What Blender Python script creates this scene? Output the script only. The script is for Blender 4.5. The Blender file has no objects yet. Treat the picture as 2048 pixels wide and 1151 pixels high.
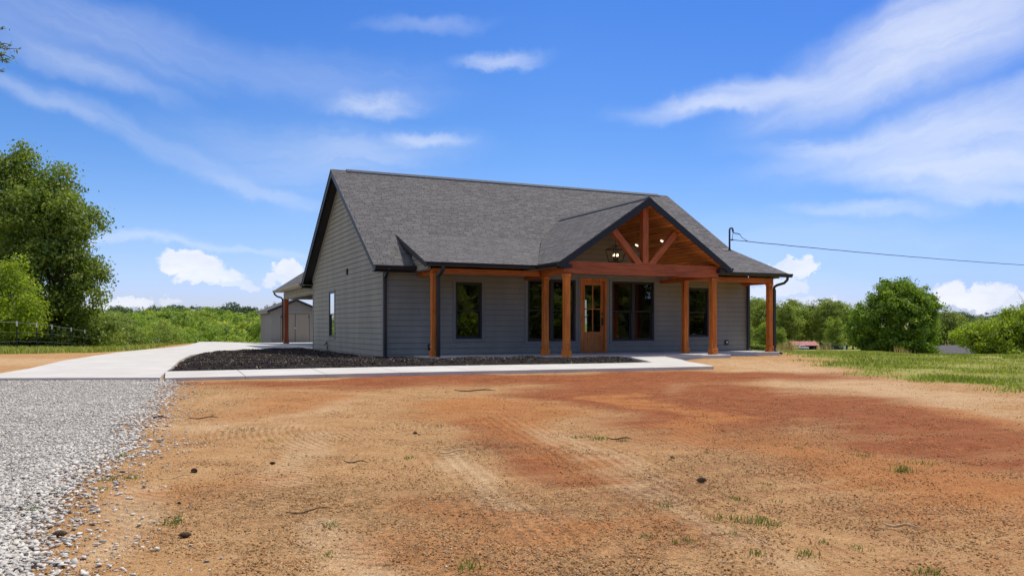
import bpy, bmesh, math, random
import numpy as np
from mathutils import Vector, Matrix

random.seed(7)
RNG = np.random.default_rng(11)
SC = bpy.context.scene
COL = SC.collection
PI = math.pi

# ------------------------------------------------------------------ layout
# x runs along the front wall of the house, y away from the road, z up; z = 0 is the porch floor
F_PX = 1637.0
YAW = math.atan2(4650 - 1024, F_PX)
SN, CS = math.sin(YAW), math.cos(YAW)
CAM = np.array([-6.799, -24.733, 0.906])
def depth_lat(x, y):
    dx, dy = x - CAM[0], y - CAM[1]
    return CS * dx + SN * dy, SN * dx - CS * dy
def ray(u, v):
    X, Z = (u - 1024.0) / F_PX, 1.0
    return np.array([SN * X + CS * Z, -CS * X + SN * Z, (653.0 - v) / F_PX])
def at(u, v, Z):
    return CAM + Z * ray(u, v)
def sstep(a, b, v):
    t = np.clip((v - a) / (b - a), 0, 1)
    return t * t * (3 - 2 * t)
def softp(v, k=3.0):
    return np.logaddexp(0, v / k) * k
def ground(x, y):
    x = np.asarray(x, float); y = np.asarray(y, float)
    t, l = depth_lat(x, y)
    z = -0.15 + 0.02 * np.minimum(y + 7.85, 0) - 0.004 * np.clip(x, -15, 20)
    s = l / np.maximum(t, 5)
    pad = sstep(-9, -2, x) * (1 - sstep(0.24, 0.31, s))
    t0 = 36 + 24 * pad
    z = z + 0.085 * sstep(8.0, 9.5, x) * sstep(-6.5, -3.5, y) * (1 - sstep(3, 8, y)) * (1 - sstep(15, 19, x))
    d1 = softp(t - t0)
    left = 1 - sstep(0.0, 0.25, s)
    right = sstep(0.44, 0.52, s)
    slope = 0.0275 + (0.045 - 0.0275) * left + 0.022 * right
    zz = -slope * np.minimum(d1, 300)
    zz = zz - left * 0.052 * np.clip(softp(t - 72), 0, 85)
    # the valley bottoms out and the hills rise again far away
    zz = np.where(t > 190, np.maximum(zz, -12 - 0 * zz), zz)
    far = sstep(230, 900, t)
    hill = (0.5 + 0.5 * np.sin(x * 0.006 + 1.0)) * 3 + 3
    zl = zz * (1 - far) + far * hill
    fr = sstep(420, 1000, t)
    zr = zz * (1 - fr) + fr * (hill * 0.85)
    out = z + np.where(left > 0.5, zl, zr) * 1.0
    return out
def G(u, v, dz=0.0):
    r = ray(u, v)
    t0 = t = 2.5
    while t < 900:
        p = CAM + t * r
        if p[2] < ground(p[0], p[1]) + dz: break
        t0 = t; t *= 1.02
    for _ in range(30):
        m = 0.5 * (t0 + t); p = CAM + m * r
        if p[2] < ground(p[0], p[1]) + dz: t = m
        else: t0 = m
    return CAM + t * r

# ------------------------------------------------------------------ materials
def new_mat(name):
    m = bpy.data.materials.new(name); m.use_nodes = True
    nt = m.node_tree; nt.nodes.clear()
    return m, nt
class N:
    """short-hand for wiring shader nodes"""
    def __init__(s, nt): s.nt = nt
    def n(s, typ, ins=None, **props):
        nd = s.nt.nodes.new(typ)
        for k, v in props.items(): setattr(nd, k, v)
        for k, v in (ins or {}).items():
            sock = nd.inputs[k]
            if hasattr(v, 'is_linked') or isinstance(v, bpy.types.NodeSocket): s.nt.links.new(v, sock)
            else: sock.default_value = v
        return nd
    def math(s, op, a, b=0.0, c=0.0, clamp=False):
        nd = s.n('ShaderNodeMath', {0: a, 1: b, 2: c}, operation=op); nd.use_clamp = clamp
        return nd.outputs[0]
    def mix(s, f, a, b, mode='MIX'):
        nd = s.n('ShaderNodeMix', None, data_type='RGBA', blend_type=mode)
        for sock, v in ((nd.inputs[0], f), (nd.inputs[6], a), (nd.inputs[7], b)):
            if isinstance(v, bpy.types.NodeSocket): s.nt.links.new(v, sock)
            else: sock.default_value = v if not isinstance(v, tuple) or len(v) == 4 else (*v, 1)
        return nd.outputs[2]
    def noise(s, vec, scale, detail=4, rough=0.55, dist=0.0, out='Fac'):
        nd = s.n('ShaderNodeTexNoise', {'Vector': vec, 'Scale': scale, 'Detail': detail, 'Roughness': rough, 'Distortion': dist})
        return nd.outputs[out]
    def ramp(s, fac, stops, interp='LINEAR'):
        nd = s.n('ShaderNodeValToRGB', {0: fac}); r = nd.color_ramp; r.interpolation = interp
        while len(r.elements) > 1: r.elements.remove(r.elements[-1])
        for i, (p, c) in enumerate(stops):
            c = (c, c, c) if not isinstance(c, tuple) else c
            e = r.elements[0] if i == 0 else r.elements.new(p)
            e.position = p; e.color = (*c, 1)
        return nd.outputs[0]
    def remap(s, v, a, b, c=0.0, d=1.0):
        nd = s.n('ShaderNodeMapRange', {0: v, 1: a, 2: b, 3: c, 4: d}); nd.clamp = True
        return nd.outputs[0]
    def mapping(s, vec, loc=(0, 0, 0), rot=(0, 0, 0), scale=(1, 1, 1), typ='POINT'):
        return s.n('ShaderNodeMapping', {'Vector': vec, 'Location': loc, 'Rotation': rot, 'Scale': scale}, vector_type=typ).outputs[0]
    def obj(s): return s.n('ShaderNodeTexCoord').outputs['Object']
    def uv(s): return s.n('ShaderNodeTexCoord').outputs['UV']
    def attr(s, name): return s.n('ShaderNodeAttribute', attribute_name=name).outputs['Fac']
    def bump(s, h, strength=0.3, dist=0.02, normal=None):
        ins = {'Height': h, 'Strength': strength, 'Distance': dist}
        if normal is not None: ins['Normal'] = normal
        return s.n('ShaderNodeBump', ins).outputs[0]
    def out(s, color, rough=0.7, spec=0.3, normal=None, metal=0.0):
        ins = {'Base Color': color if isinstance(color, bpy.types.NodeSocket) else (*color, 1), 'Roughness': rough,
               'Specular IOR Level': spec, 'Metallic': metal}
        if normal is not None: ins['Normal'] = normal
        p = s.n('ShaderNodeBsdfPrincipled', ins)
        s.n('ShaderNodeOutputMaterial', {'Surface': p.outputs[0]})
        return p

def plain(name, color, rough=0.6, spec=0.3, var=0.18, scale=3.0, metal=0.0, bump=0.0):
    m, nt = new_mat(name); k = N(nt)
    o = k.obj(); nz = k.noise(o, scale, 5, 0.6)
    f = k.remap(nz, 0.3, 0.7, 1 - var, 1 + var)
    c = k.mix(1.0, (*color, 1), k.n('ShaderNodeCombineColor', {0: f, 1: f, 2: f}).outputs[0], 'MULTIPLY')
    nrm = k.bump(k.noise(o, scale * 20, 3), bump, 0.01) if bump else None
    k.out(c, rough, spec, nrm, metal)
    return m

def siding_mat(name, color, streak=0.12):
    m, nt = new_mat(name); k = N(nt); o = k.obj()
    fine = k.noise(k.mapping(o, scale=(2.0, 2.0, 60)), 3.0, 5, 0.6)
    big = k.noise(k.mapping(o, scale=(1.2, 1.2, 0.35)), 1.2, 4, 0.6)
    f = k.math('ADD', k.remap(fine, 0.3, 0.7, 1 - 0.05, 1.05), k.remap(big, 0.3, 0.7, -streak, streak))
    c = k.mix(1.0, (*color, 1), k.n('ShaderNodeCombineColor', {0: f, 1: f, 2: f}).outputs[0], 'MULTIPLY')
    k.out(c, 0.62, 0.25, k.bump(fine, 0.15, 0.004))
    return m

def wood_mat(name, color, dark, axis='z', knots=True, plank=0.0):
    m, nt = new_mat(name); k = N(nt); o = k.obj()
    sc = {'z': (22, 22, 1.3), 'x': (1.3, 22, 22), 'y': (22, 1.3, 22)}[axis]
    v = k.mapping(o, scale=sc)
    g = k.noise(v, 1.0, 6, 0.65, 0.4)
    col = k.mix(k.remap(g, 0.38, 0.64), (*color, 1), (*dark, 1))
    tone = k.noise(k.mapping(o, scale=tuple(0.9 if s > 10 else 0.55 for s in sc)), 1.3, 3)
    f = k.remap(tone, 0.3, 0.7, 0.75, 1.2)
    col = k.mix(1.0, col, k.n('ShaderNodeCombineColor', {0: f, 1: f, 2: f}).outputs[0], 'MULTIPLY')
    if knots:
        vv = k.n('ShaderNodeTexVoronoi', {'Vector': k.mapping(o, scale=tuple(5 if s > 10 else 2.2 for s in sc)), 'Scale': 1.0}).outputs['Distance']
        col = k.mix(k.remap(vv, 0.05, 0.16, 0.75, 0.0), col, (0.05, 0.014, 0.004, 1))
    h = g
    if plank:
        sep = k.n('ShaderNodeSeparateXYZ', {0: o})
        ph = k.math('FRACT', k.math('DIVIDE', sep.outputs[0], plank))
        gap = k.math('LESS_THAN', ph, 0.10)
        idx = k.math('FLOOR', k.math('DIVIDE', sep.outputs[0], plank))
        wn = k.n('ShaderNodeTexWhiteNoise', {'W': idx}, noise_dimensions='1D').outputs[0]
        f2 = k.remap(wn, 0, 1, 0.72, 1.15)
        col = k.mix(1.0, col, k.n('ShaderNodeCombineColor', {0: f2, 1: f2, 2: f2}).outputs[0], 'MULTIPLY')
        col = k.mix(gap, col, (0.03, 0.009, 0.003, 1))
        h = k.math('SUBTRACT', g, k.math('MULTIPLY', gap, 2.0))
    k.out(col, 0.5, 0.3, k.bump(h, 0.2, 0.006))
    return m

def shingle_mat(name, c1, c2, mortar):
    m, nt = new_mat(name); k = N(nt); uv = k.uv()
    b = k.n('ShaderNodeTexBrick', {'Vector': uv, 'Color1': (*c1, 1), 'Color2': (*c2, 1), 'Mortar': (*mortar, 1), 'Scale': 1.0,
            'Mortar Size': 0.012, 'Mortar Smooth': 0.1, 'Bias': 0.0, 'Brick Width': 0.33, 'Row Height': 0.143})
    b.offset = 0.37; b.squash = 0.8; b.squash_frequency = 3
    nz = k.noise(uv, 0.7, 5, 0.6); fine = k.noise(uv, 60, 2, 0.7)
    f = k.math('ADD', k.remap(nz, 0.3, 0.7, 0.94, 1.05), k.remap(fine, 0.3, 0.7, -0.12, 0.12))
    tab = k.n('ShaderNodeTexNoise', {'Vector': k.mapping(uv, scale=(3.1, 7.0, 1)), 'Scale': 1.0, 'Detail': 1}).outputs['Fac']
    f = k.math('MULTIPLY', f, k.remap(tab, 0.35, 0.65, 0.88, 1.12))
    c = k.mix(1.0, b.outputs[0], k.n('ShaderNodeCombineColor', {0: f, 1: f, 2: f}).outputs[0], 'MULTIPLY')
    sep = k.n('ShaderNodeSeparateXYZ', {0: uv})
    row = k.math('FRACT', k.math('DIVIDE', sep.outputs[1], 0.143))
    h = k.math('ADD', k.math('MULTIPLY', k.math('SUBTRACT', 1.0, row), 1.0), k.math('MULTIPLY', tab, 0.8))
    k.out(c, 0.9, 0.2, k.bump(h, 0.7, 0.012, k.bump(fine, 0.3, 0.003)))
    return m

def leaf_mat(name, c1, c2, c3, trans=0.35):
    trans = min(.5, trans + .1)
    m, nt = new_mat(name); k = N(nt)
    a = k.attr('rnd')
    col = k.ramp(a, [(0.0, c1), (0.5, c2), (1.0, c3)])
    p = k.n('ShaderNodeBsdfPrincipled', {'Base Color': col, 'Roughness': 0.5, 'Specular IOR Level': 0.35})
    lt = k.mix(1.0, col, (1.25, 1.35, 0.6, 1), 'MULTIPLY')
    t = k.n('ShaderNodeBsdfTranslucent', {'Color': lt})
    mx = k.n('ShaderNodeMixShader', {0: trans, 1: p.outputs[0], 2: t.outputs[0]})
    k.n('ShaderNodeOutputMaterial', {'Surface': mx.outputs[0]})
    return m

def rnd_mat(name, stops, rough=0.85, interp='LINEAR', spec=0.2):
    m, nt = new_mat(name); k = N(nt)
    col = k.ramp(k.attr('rnd'), stops, interp)
    nz = k.noise(k.obj(), 40, 3)
    f = k.remap(nz, 0.3, 0.7, 0.85, 1.12)
    col = k.mix(1.0, col, k.n('ShaderNodeCombineColor', {0: f, 1: f, 2: f}).outputs[0], 'MULTIPLY')
    k.out(col, rough, spec)
    return m

def glass_mat(name, tint=(0.75, 0.8, 0.78), refl=1.0):
    m, nt = new_mat(name); k = N(nt)
    fr = k.n('ShaderNodeFresnel', {'IOR': 1.55}).outputs[0]
    wob = k.bump(k.noise(k.obj(), 2.2, 2), 0.06, 0.02)
    g = k.n('ShaderNodeBsdfGlossy', {'Color': (0.92, 0.95, 0.95, 1), 'Roughness': 0.01, 'Normal': wob})
    t = k.n('ShaderNodeBsdfTransparent', {'Color': (*tint, 1)})
    f = k.math('MULTIPLY', k.math('ADD', fr, 0.06), refl, clamp=True)
    mx = k.n('ShaderNodeMixShader', {0: f, 1: t.outputs[0], 2: g.outputs[0]})
    k.n('ShaderNodeOutputMaterial', {'Surface': mx.outputs[0]})
    return m

def emit_mat(name, color, s):
    m, nt = new_mat(name); k = N(nt)
    e = k.n('ShaderNodeEmission', {'Color': (*color, 1), 'Strength': s})
    k.n('ShaderNodeOutputMaterial', {'Surface': e.outputs[0]})
    return m

M = {}
M['siding'] = siding_mat('grey_siding', (0.268, 0.250, 0.198), 0.12)
M['shed_siding'] = siding_mat('taupe_siding', (0.225, 0.205, 0.170), 0.06)
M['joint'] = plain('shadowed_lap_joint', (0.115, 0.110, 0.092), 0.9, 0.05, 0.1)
M['trim'] = plain('grey_trim_paint', (0.225, 0.218, 0.192), 0.55, var=0.08)
M['taupe'] = plain('taupe_paint', (0.235, 0.200, 0.148), 0.5, var=0.06)
M['black'] = plain('bronze_black_metal', (0.022, 0.020, 0.021), 0.42, 0.45, 0.1)
M['navy'] = plain('black_fascia', (0.016, 0.017, 0.022), 0.45, 0.4, 0.1)
M['soffit'] = plain('dark_soffit', (0.028, 0.026, 0.027), 0.7, 0.2, 0.1)
M['shingle'] = shingle_mat('charcoal_shingles', (0.100, 0.095, 0.093), (0.148, 0.141, 0.138), (0.046, 0.043, 0.042))
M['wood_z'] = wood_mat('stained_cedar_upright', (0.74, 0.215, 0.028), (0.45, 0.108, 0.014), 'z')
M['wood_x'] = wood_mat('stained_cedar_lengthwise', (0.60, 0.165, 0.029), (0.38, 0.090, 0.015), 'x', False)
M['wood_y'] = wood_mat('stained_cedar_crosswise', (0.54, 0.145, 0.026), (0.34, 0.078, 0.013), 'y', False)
M['wood_red'] = wood_mat('redder_cedar', (0.44, 0.112, 0.040), (0.24, 0.055, 0.020), 'x', False)  # same cedar as the other timbers, in a darker, redder tone
M['wood_truss'] = wood_mat('red_stained_truss', (0.48, 0.125, 0.036), (0.28, 0.064, 0.019), 'z', False)
M['ceil'] = wood_mat('tongue_and_groove_pine', (0.62, 0.215, 0.038), (0.34, 0.095, 0.015), 'y', True, 0.13)
M['door_wood'] = wood_mat('varnished_door_wood', (0.58, 0.215, 0.055), (0.38, 0.115, 0.026), 'z', False)
M['glass'] = glass_mat('window_glass', (0.62, 0.66, 0.64))
M['glass_side'] = glass_mat('side_window_glass', (0.5, 0.6, 0.6), 2.5)
M['interior'] = plain('dimmed_interior_paint', (0.13, 0.12, 0.11), 0.8, 0.1)  # dimness of the unlit rooms put into this wall colour
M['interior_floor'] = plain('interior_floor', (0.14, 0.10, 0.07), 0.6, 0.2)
M['white'] = plain('white_paint', (0.75, 0.75, 0.73), 0.5, 0.3, 0.05)
M['bulb'] = emit_mat('lit_bulb', (1.0, 0.72, 0.38), 5)
M['downlight'] = emit_mat('lit_downlight', (1.0, 0.90, 0.75), 1.7)
M['ridge'] = plain('ridge_cap', (0.06, 0.062, 0.068), 0.7, 0.3, 0.4, 8)
M['flash'] = plain('metal_flashing', (0.55, 0.56, 0.58), 0.35, 0.5, 0.2, 9, 0.6)
M['galv'] = plain('galvanised_pipe', (0.07, 0.075, 0.085), 0.45, 0.4, 0.2, 6, 0.4)
M['tan_metal'] = plain('tan_gutter_metal', (0.23, 0.20, 0.135), 0.45, 0.4, 0.08)

# ------------------------------------------------------------------ mesh helpers
class MB:
    def __init__(s): s.v = []; s.f = []; s.m = []; s.cur = 0
    def add(s, vs, fs):
        o = len(s.v); s.v += [tuple(map(float, p)) for p in vs]; s.f += [tuple(i + o for i in f) for f in fs]; s.m += [s.cur] * len(fs); return s
    def quad(s, a, b, c, d): return s.add([a, b, c, d], [(0, 1, 2, 3)])
    def poly(s, pts): return s.add(pts, [tuple(range(len(pts)))])
    def box(s, x0, x1, y0, y1, z0, z1):
        return s.add([(x0,y0,z0),(x1,y0,z0),(x1,y1,z0),(x0,y1,z0),(x0,y0,z1),(x1,y0,z1),(x1,y1,z1),(x0,y1,z1)],
                     [(3,2,1,0),(4,5,6,7),(0,1,5,4),(1,2,6,5),(2,3,7,6),(3,0,4,7)])
    def prism(s, pts, ext):
        n = len(pts); e = np.array(ext, float); top = [np.array(p, float) for p in pts]; bot = [p + e for p in top]
        fs = [tuple(range(n)), tuple(range(2 * n - 1, n - 1, -1))]
        fs += [(i, i + n, (i + 1) % n + n, (i + 1) % n) for i in range(n)]
        return s.add(top + bot, fs)
    def bar(s, p0, p1, w, h, up=(0, 0, 1)):
        p0 = Vector(p0); p1 = Vector(p1); d = (p1 - p0).normalized(); u = Vector(up)
        a = d.cross(u)
        if a.length < 1e-5: a = d.cross(Vector((0, 1, 0)))
        a.normalize(); b = a.cross(d).normalized()
        c = [(-w/2, -h/2), (w/2, -h/2), (w/2, h/2), (-w/2, h/2)]
        vs = [p0 + a * i + b * j for i, j in c] + [p1 + a * i + b * j for i, j in c]
        return s.add(vs, [(3,2,1,0),(4,5,6,7),(0,1,5,4),(1,2,6,5),(2,3,7,6),(3,0,4,7)])
    def tube(s, pts, r, n=8, r1=None):
        pts = [Vector(p) for p in pts]; m = len(pts); rs = r if isinstance(r, (list, tuple)) else [r + ((r1 if r1 is not None else r) - r) * i / max(1, m - 1) for i in range(m)]
        vs = []; prev = None
        for i, p in enumerate(pts):
            d = (pts[min(i + 1, m - 1)] - pts[max(i - 1, 0)]).normalized()
            ref = prev if prev is not None else (Vector((0, 0, 1)) if abs(d.z) < 0.9 else Vector((1, 0, 0)))
            a = (ref - d * ref.dot(d))
            if a.length < 1e-4: a = d.orthogonal()
            a.normalize(); b = d.cross(a); prev = a
            vs += [p + (a * math.cos(2*PI*k/n) + b * math.sin(2*PI*k/n)) * rs[i] for k in range(n)]
        fs = [(i*n + k, i*n + (k+1) % n, (i+1)*n + (k+1) % n, (i+1)*n + k) for i in range(m - 1) for k in range(n)]
        fs += [tuple(range(n - 1, -1, -1)), tuple((m - 1) * n + k for k in range(n))]
        return s.add(vs, fs)
    def split(s):
        par = list(range(len(s.v)))
        def find(i):
            while par[i] != i: par[i] = par[par[i]]; i = par[i]
            return i
        for f in s.f:
            for i in f[1:]: par[find(i)] = find(f[0])
        out = {}
        for f, m in zip(s.f, s.m):
            b, mp = out.setdefault(find(f[0]), (MB(), {}))
            for i in f:
                if i not in mp: mp[i] = len(b.v); b.v.append(s.v[i])
            b.f.append(tuple(mp[i] for i in f)); b.m.append(m)
        return [b for b, _ in out.values()]
    def build_each(s, name, mat, parent=None, **kw):
        return [b.build(name, mat, parent, **kw) for b in s.split()]
    def build(s, name, mat, parent=None, bevel=0.0, smooth=False, uvaxes=None, fix=True):
        me = bpy.data.meshes.new(name); me.from_pydata(s.v, [], s.f); me.update()
        if any(s.m): me.polygons.foreach_set('material_index', s.m)
        if fix or bevel:
            bm = bmesh.new(); bm.from_mesh(me)
            if fix: bmesh.ops.recalc_face_normals(bm, faces=bm.faces)
            if bevel:
                bmesh.ops.bevel(bm, geom=[e for e in bm.edges if len(e.link_faces) == 2 and e.calc_face_angle(0) > 0.6], offset=bevel, segments=1, affect='EDGES', clamp_overlap=True)
            bm.to_mesh(me); bm.free()
        if uvaxes:
            U, V = np.array(uvaxes[0], float), np.array(uvaxes[1], float)
            lay = me.uv_layers.new(name='UVMap')
            co = np.array([me.vertices[l.vertex_index].co[:] for l in me.loops])
            lay.data.foreach_set('uv', np.stack([co @ U, co @ V], 1).astype(np.float32).ravel())
        for m_ in (mat if isinstance(mat, (list, tuple)) else [mat]): me.materials.append(m_)
        if smooth: me.polygons.foreach_set('use_smooth', [True] * len(me.polygons))
        o = bpy.data.objects.new(name, me); COL.objects.link(o)
        if parent: o.parent = parent
        return o

def np_mesh(name, verts, faces, mat, parent=None, attrs=None, smooth=False):
    me = bpy.data.meshes.new(name)
    nv, (nf, k) = len(verts), faces.shape
    me.vertices.add(nv); me.vertices.foreach_set('co', np.ascontiguousarray(verts, np.float32).ravel())
    me.loops.add(nf * k); me.loops.foreach_set('vertex_index', np.ascontiguousarray(faces, np.int32).ravel())
    me.polygons.add(nf); me.polygons.foreach_set('loop_start', np.arange(0, nf * k, k, dtype=np.int32))
    try: me.polygons.foreach_set('loop_total', np.full(nf, k, np.int32))
    except Exception: pass
    if smooth: me.polygons.foreach_set('use_smooth', np.ones(nf, bool))
    for an, av in (attrs or {}).items():
        a = me.attributes.new(an, 'FLOAT', 'POINT'); a.data.foreach_set('value', np.ascontiguousarray(av, np.float32))
    me.update(calc_edges=True); me.validate()
    me.materials.append(mat)
    if name is None: return me
    o = bpy.data.objects.new(name, me); COL.objects.link(o)
    if parent: o.parent = parent
    return o

def tag(o, label=None, cat=None, group=None, kind=None):
    if label: o['label'] = label
    if cat: o['category'] = cat
    if group: o['group'] = group
    if kind: o['kind'] = kind
    return o
def empty(name, loc, label, cat, group=None, rz=0.0):
    o = bpy.data.objects.new(name, None); COL.objects.link(o)
    o.location = [float(c) for c in loc]; o.rotation_euler = (0, 0, rz); o.empty_display_size = 0.3
    return tag(o, label, cat, group)

# ------------------------------------------------------------------ ground sheet
def micro(X, Y):
    X = np.asarray(X, float); Y = np.asarray(Y, float)
    def wob(sc, ph): return np.sin(X * sc + ph) * np.cos(Y * sc * 1.13 + ph * 2) + np.sin((X + Y) * sc * 0.7 + ph * 3) * 0.6
    near = (1 - sstep(30, 60, np.hypot(X, Y + 12)))
    return (0.010 * wob(2.3, 1.0) + 0.005 * wob(5.1, 2.2) + 0.010 * wob(1.1, 0.4)) * near * sstep(-7.6, -8.4, Y)
def gz(x, y): return ground(x, y) + micro(x, y)
def build_ground():
    n = 640
    u = np.linspace(-1, 1, n)
    a = 6.5; kk = math.asinh(1700 / a)
    gx = -1.0 + a * np.sinh(u * kk); gy = -15.5 + a * np.sinh(u * kk)
    X, Y = np.meshgrid(gx, gy, indexing='ij')
    Z = ground(X, Y)
    t, l = depth_lat(X, Y)
    Z = Z + micro(X, Y) + np.where(np.hypot(X, Y + 15) < 25, RNG.normal(0, 0.003, X.shape), 0)
    # keep the soil below the slabs and the house
    under = (X > -9.5) & (X < 15) & (Y > -7.6) & (Y < 38) & (X < 15 - 0 * Y)
    pad = (X > -0.2) & (X < 14.6) & (Y > -0.2) & (Y < 20)
    Z = np.where(pad, np.minimum(Z, -0.14), Z)
    V = np.stack([X, Y, Z], -1).reshape(-1, 3)
    idx = np.arange(n * n).reshape(n, n)
    Fq = np.stack([idx[:-1, :-1], idx[1:, :-1], idx[1:, 1:], idx[:-1, 1:]], -1).reshape(-1, 4)
    mk = masks(X, Y)
    gr = grass_amount(X, Y)
    o = np_mesh('ground', V, Fq, ground_mat(), None, dict(grass=gr.ravel(), **{k_: v_.ravel() for k_, v_ in mk.items()}), True)
    tag(o, 'bare orange clay and scraped soil running out into green fields', 'ground', kind='structure')

def masks(X, Y):
    wx = X + 0.35 * np.sin(Y * 1.3 + 1.7 * np.sin(X * .9)) + 0.15 * np.sin(Y * 3.7 + X * 2.0); wy = Y + 0.35 * np.sin(X * 1.1 + 1.3 * np.sin(Y * .8)) + 0.15 * np.sin(X * 3.1 - Y * 2.3)
    def ell(cx, cy, rx, ry, rot=0.0, soft=0.6):
        c, s_ = math.cos(rot), math.sin(rot); dx, dy = wx - cx, wy - cy
        d = np.sqrt(((c * dx + s_ * dy) / rx) ** 2 + ((-s_ * dx + c * dy) / ry) ** 2)
        return 1 - sstep(1 - soft, 1 + soft, d)
    def seg(ax, ay, bx, by, w):
        dx, dy = bx - ax, by - ay; t = np.clip(((X - ax) * dx + (Y - ay) * dy) / (dx * dx + dy * dy), 0, 1)
        d = np.hypot(X - ax - t * dx, Y - ay - t * dy) + .06 * np.sin(X * 4 + Y * 3); return 1 - sstep(w * .3, w, d)
    def mx(L): return np.maximum.reduce([0 * X] + [e[0] * (seg(*e[1]) if len(e[1]) == 5 else ell(*e[1])) for e in L])
    return dict(red=mx(RED), orange=mx(ORANGE), pale=mx(PALE), track=mx(TRACK), litter=mx(LITTER), rut=mx(RUT))
def line(u1, v1, u2, v2, w): return (*P2(u1, v1), *P2(u2, v2), w)
def P2(u, v): 
    p = G(u, v); return float(p[0]), float(p[1])
def patch(u, v, rx, ry, rot=0.0, soft=0.6): return (*P2(u, v), rx, ry, rot, soft)
VD = math.atan2(SN, CS)   # heading of the view on the ground
A_ = VD - PI/2
RED = [(1.0, (0.0, -8.85, 6.8, 0.9, -0.02, 0.45)), (1.0, (3.2, -9.8, 5.6, 1.7, -.05, .45)), (.7, (-2.5, -9.5, 3.0, 1.0, 0, .6)), (1.0, patch(1330, 815, 1.3, 3.4, A_ + .15, .55)), (0.95, patch(1500, 800, 1.7, 3.6, A_, .55)), (.95, patch(1200, 785, 1.2, 3.0, A_, .5)),
       (0.9, patch(1780, 838, 1.6, 3.8, A_, .55)), (.75, line(960, 840, 1130, 960, .55)), (.3, line(1130, 930, 1400, 1080, .6)), (.3, patch(1600, 900, 2.0, 5.0, A_, .7)), (.3, patch(1800, 1050, .9, 2.2, A_, .7)), (0.6, patch(940, 865, .5, .9, A_, .7)), (0.85, patch(1960, 900, 1.0, 2.4, A_, .6)), (.25, patch(1250, 1000, .9, 1.6, A_, .8))]
ORANGE = [(1.0, patch(1240, 797, .35, 1.4, A_, .5)), (.8, line(1280, 800, 1430, 835, .5)), (0.95, patch(1000, 826, 1.0, 1.9, A_, .55)), (1.0, patch(1750, 940, .9, 1.9, A_, .6)), (.8, patch(1420, 850, .4, 1.5, A_, .6)), (.6, line(1010, 860, 1200, 950, .5)),
          (.6, patch(1950, 830, .5, 1.3, A_, .6)), (.8, patch(1000, 1020, .4, .7, 0, .7)), (.7, patch(560, 800, .7, 1.5, A_, .7)), (.7, patch(1850, 990, .5, 1.5, A_, .7)), (.6, patch(900, 1090, .35, .6, 0, .8)), (.6, patch(1220, 1060, .3, .8, A_, .8)), (.5, patch(480, 1000, .4, .7, 0, .8))]
PALE = [(1.0, line(640, 1040, 740, 1160, .22)), (.85, line(300, 975, 215, 1110, .28)), (.7, line(640, 870, 560, 960, .35)), (.9, line(905, 905, 1075, 1075, .24)), (.9, line(1000, 830, 1430, 1060, .20)), (.6, line(1100, 860, 1330, 960, .25)), (.7, line(1380, 1035, 1620, 1151, .2)), (.5, line(1180, 905, 1500, 1090, .16)),
        (.8, patch(1560, 735, 1.6, 4.0, A_, .6)), (.8, patch(1740, 775, 1.4, 4.6, A_, .6)), (.6, patch(450, 850, .6, 1.0, VD, .8)), (.5, patch(640, 815, .5, 1.6, A_, .8)), (.8, patch(60, 722, 2.6, 3.5, VD, .6)), (.6, patch(1330, 770, .35, 1.6, A_, .7))]
TRACK = [(1.0, patch(730, 868, 1.0, 1.7, VD, .5)), (.8, patch(960, 835, .8, 1.4, VD, .5)), (.7, line(640, 880, 560, 1000, .6)), (.7, patch(1900, 1080, 1.4, 1.0, VD, .6)), (.7, line(1010, 850, 1420, 1070, .45)), (.6, line(910, 910, 1080, 1090, .4)), (.6, line(310, 960, 220, 1120, .4)), (.6, line(660, 1030, 760, 1160, .3))]
RUT = [(1.0, line(1000, 835, 1430, 1062, .55)), (.9, line(905, 905, 1090, 1090, .5)), (.8, line(1120, 860, 1660, 1110, .5)), (.7, line(1300, 850, 1900, 1060, .6)), (.7, line(1380, 800, 2040, 930, .6))]
LITTER = [(1.0, patch(860, 1000, .8, .8, VD, .7)), (1.0, patch(1000, 1105, .5, .6, VD, .7)), (.8, patch(1150, 990, .6, 1.3, VD, .8)), (.9, patch(930, 885, .5, .9, VD, .7)), (.8, patch(1420, 940, .6, 1.2, VD, .8)), (.8, patch(540, 1040, .6, .8, VD, .8)), (.8, patch(1300, 1100, .8, .5, VD, .8)), (.5, patch(1800, 1050, .7, .8, VD, .8)), (.5, patch(1650, 880, .8, 1.8, A_, .8))]
TRC = P2(1010, 850)

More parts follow.
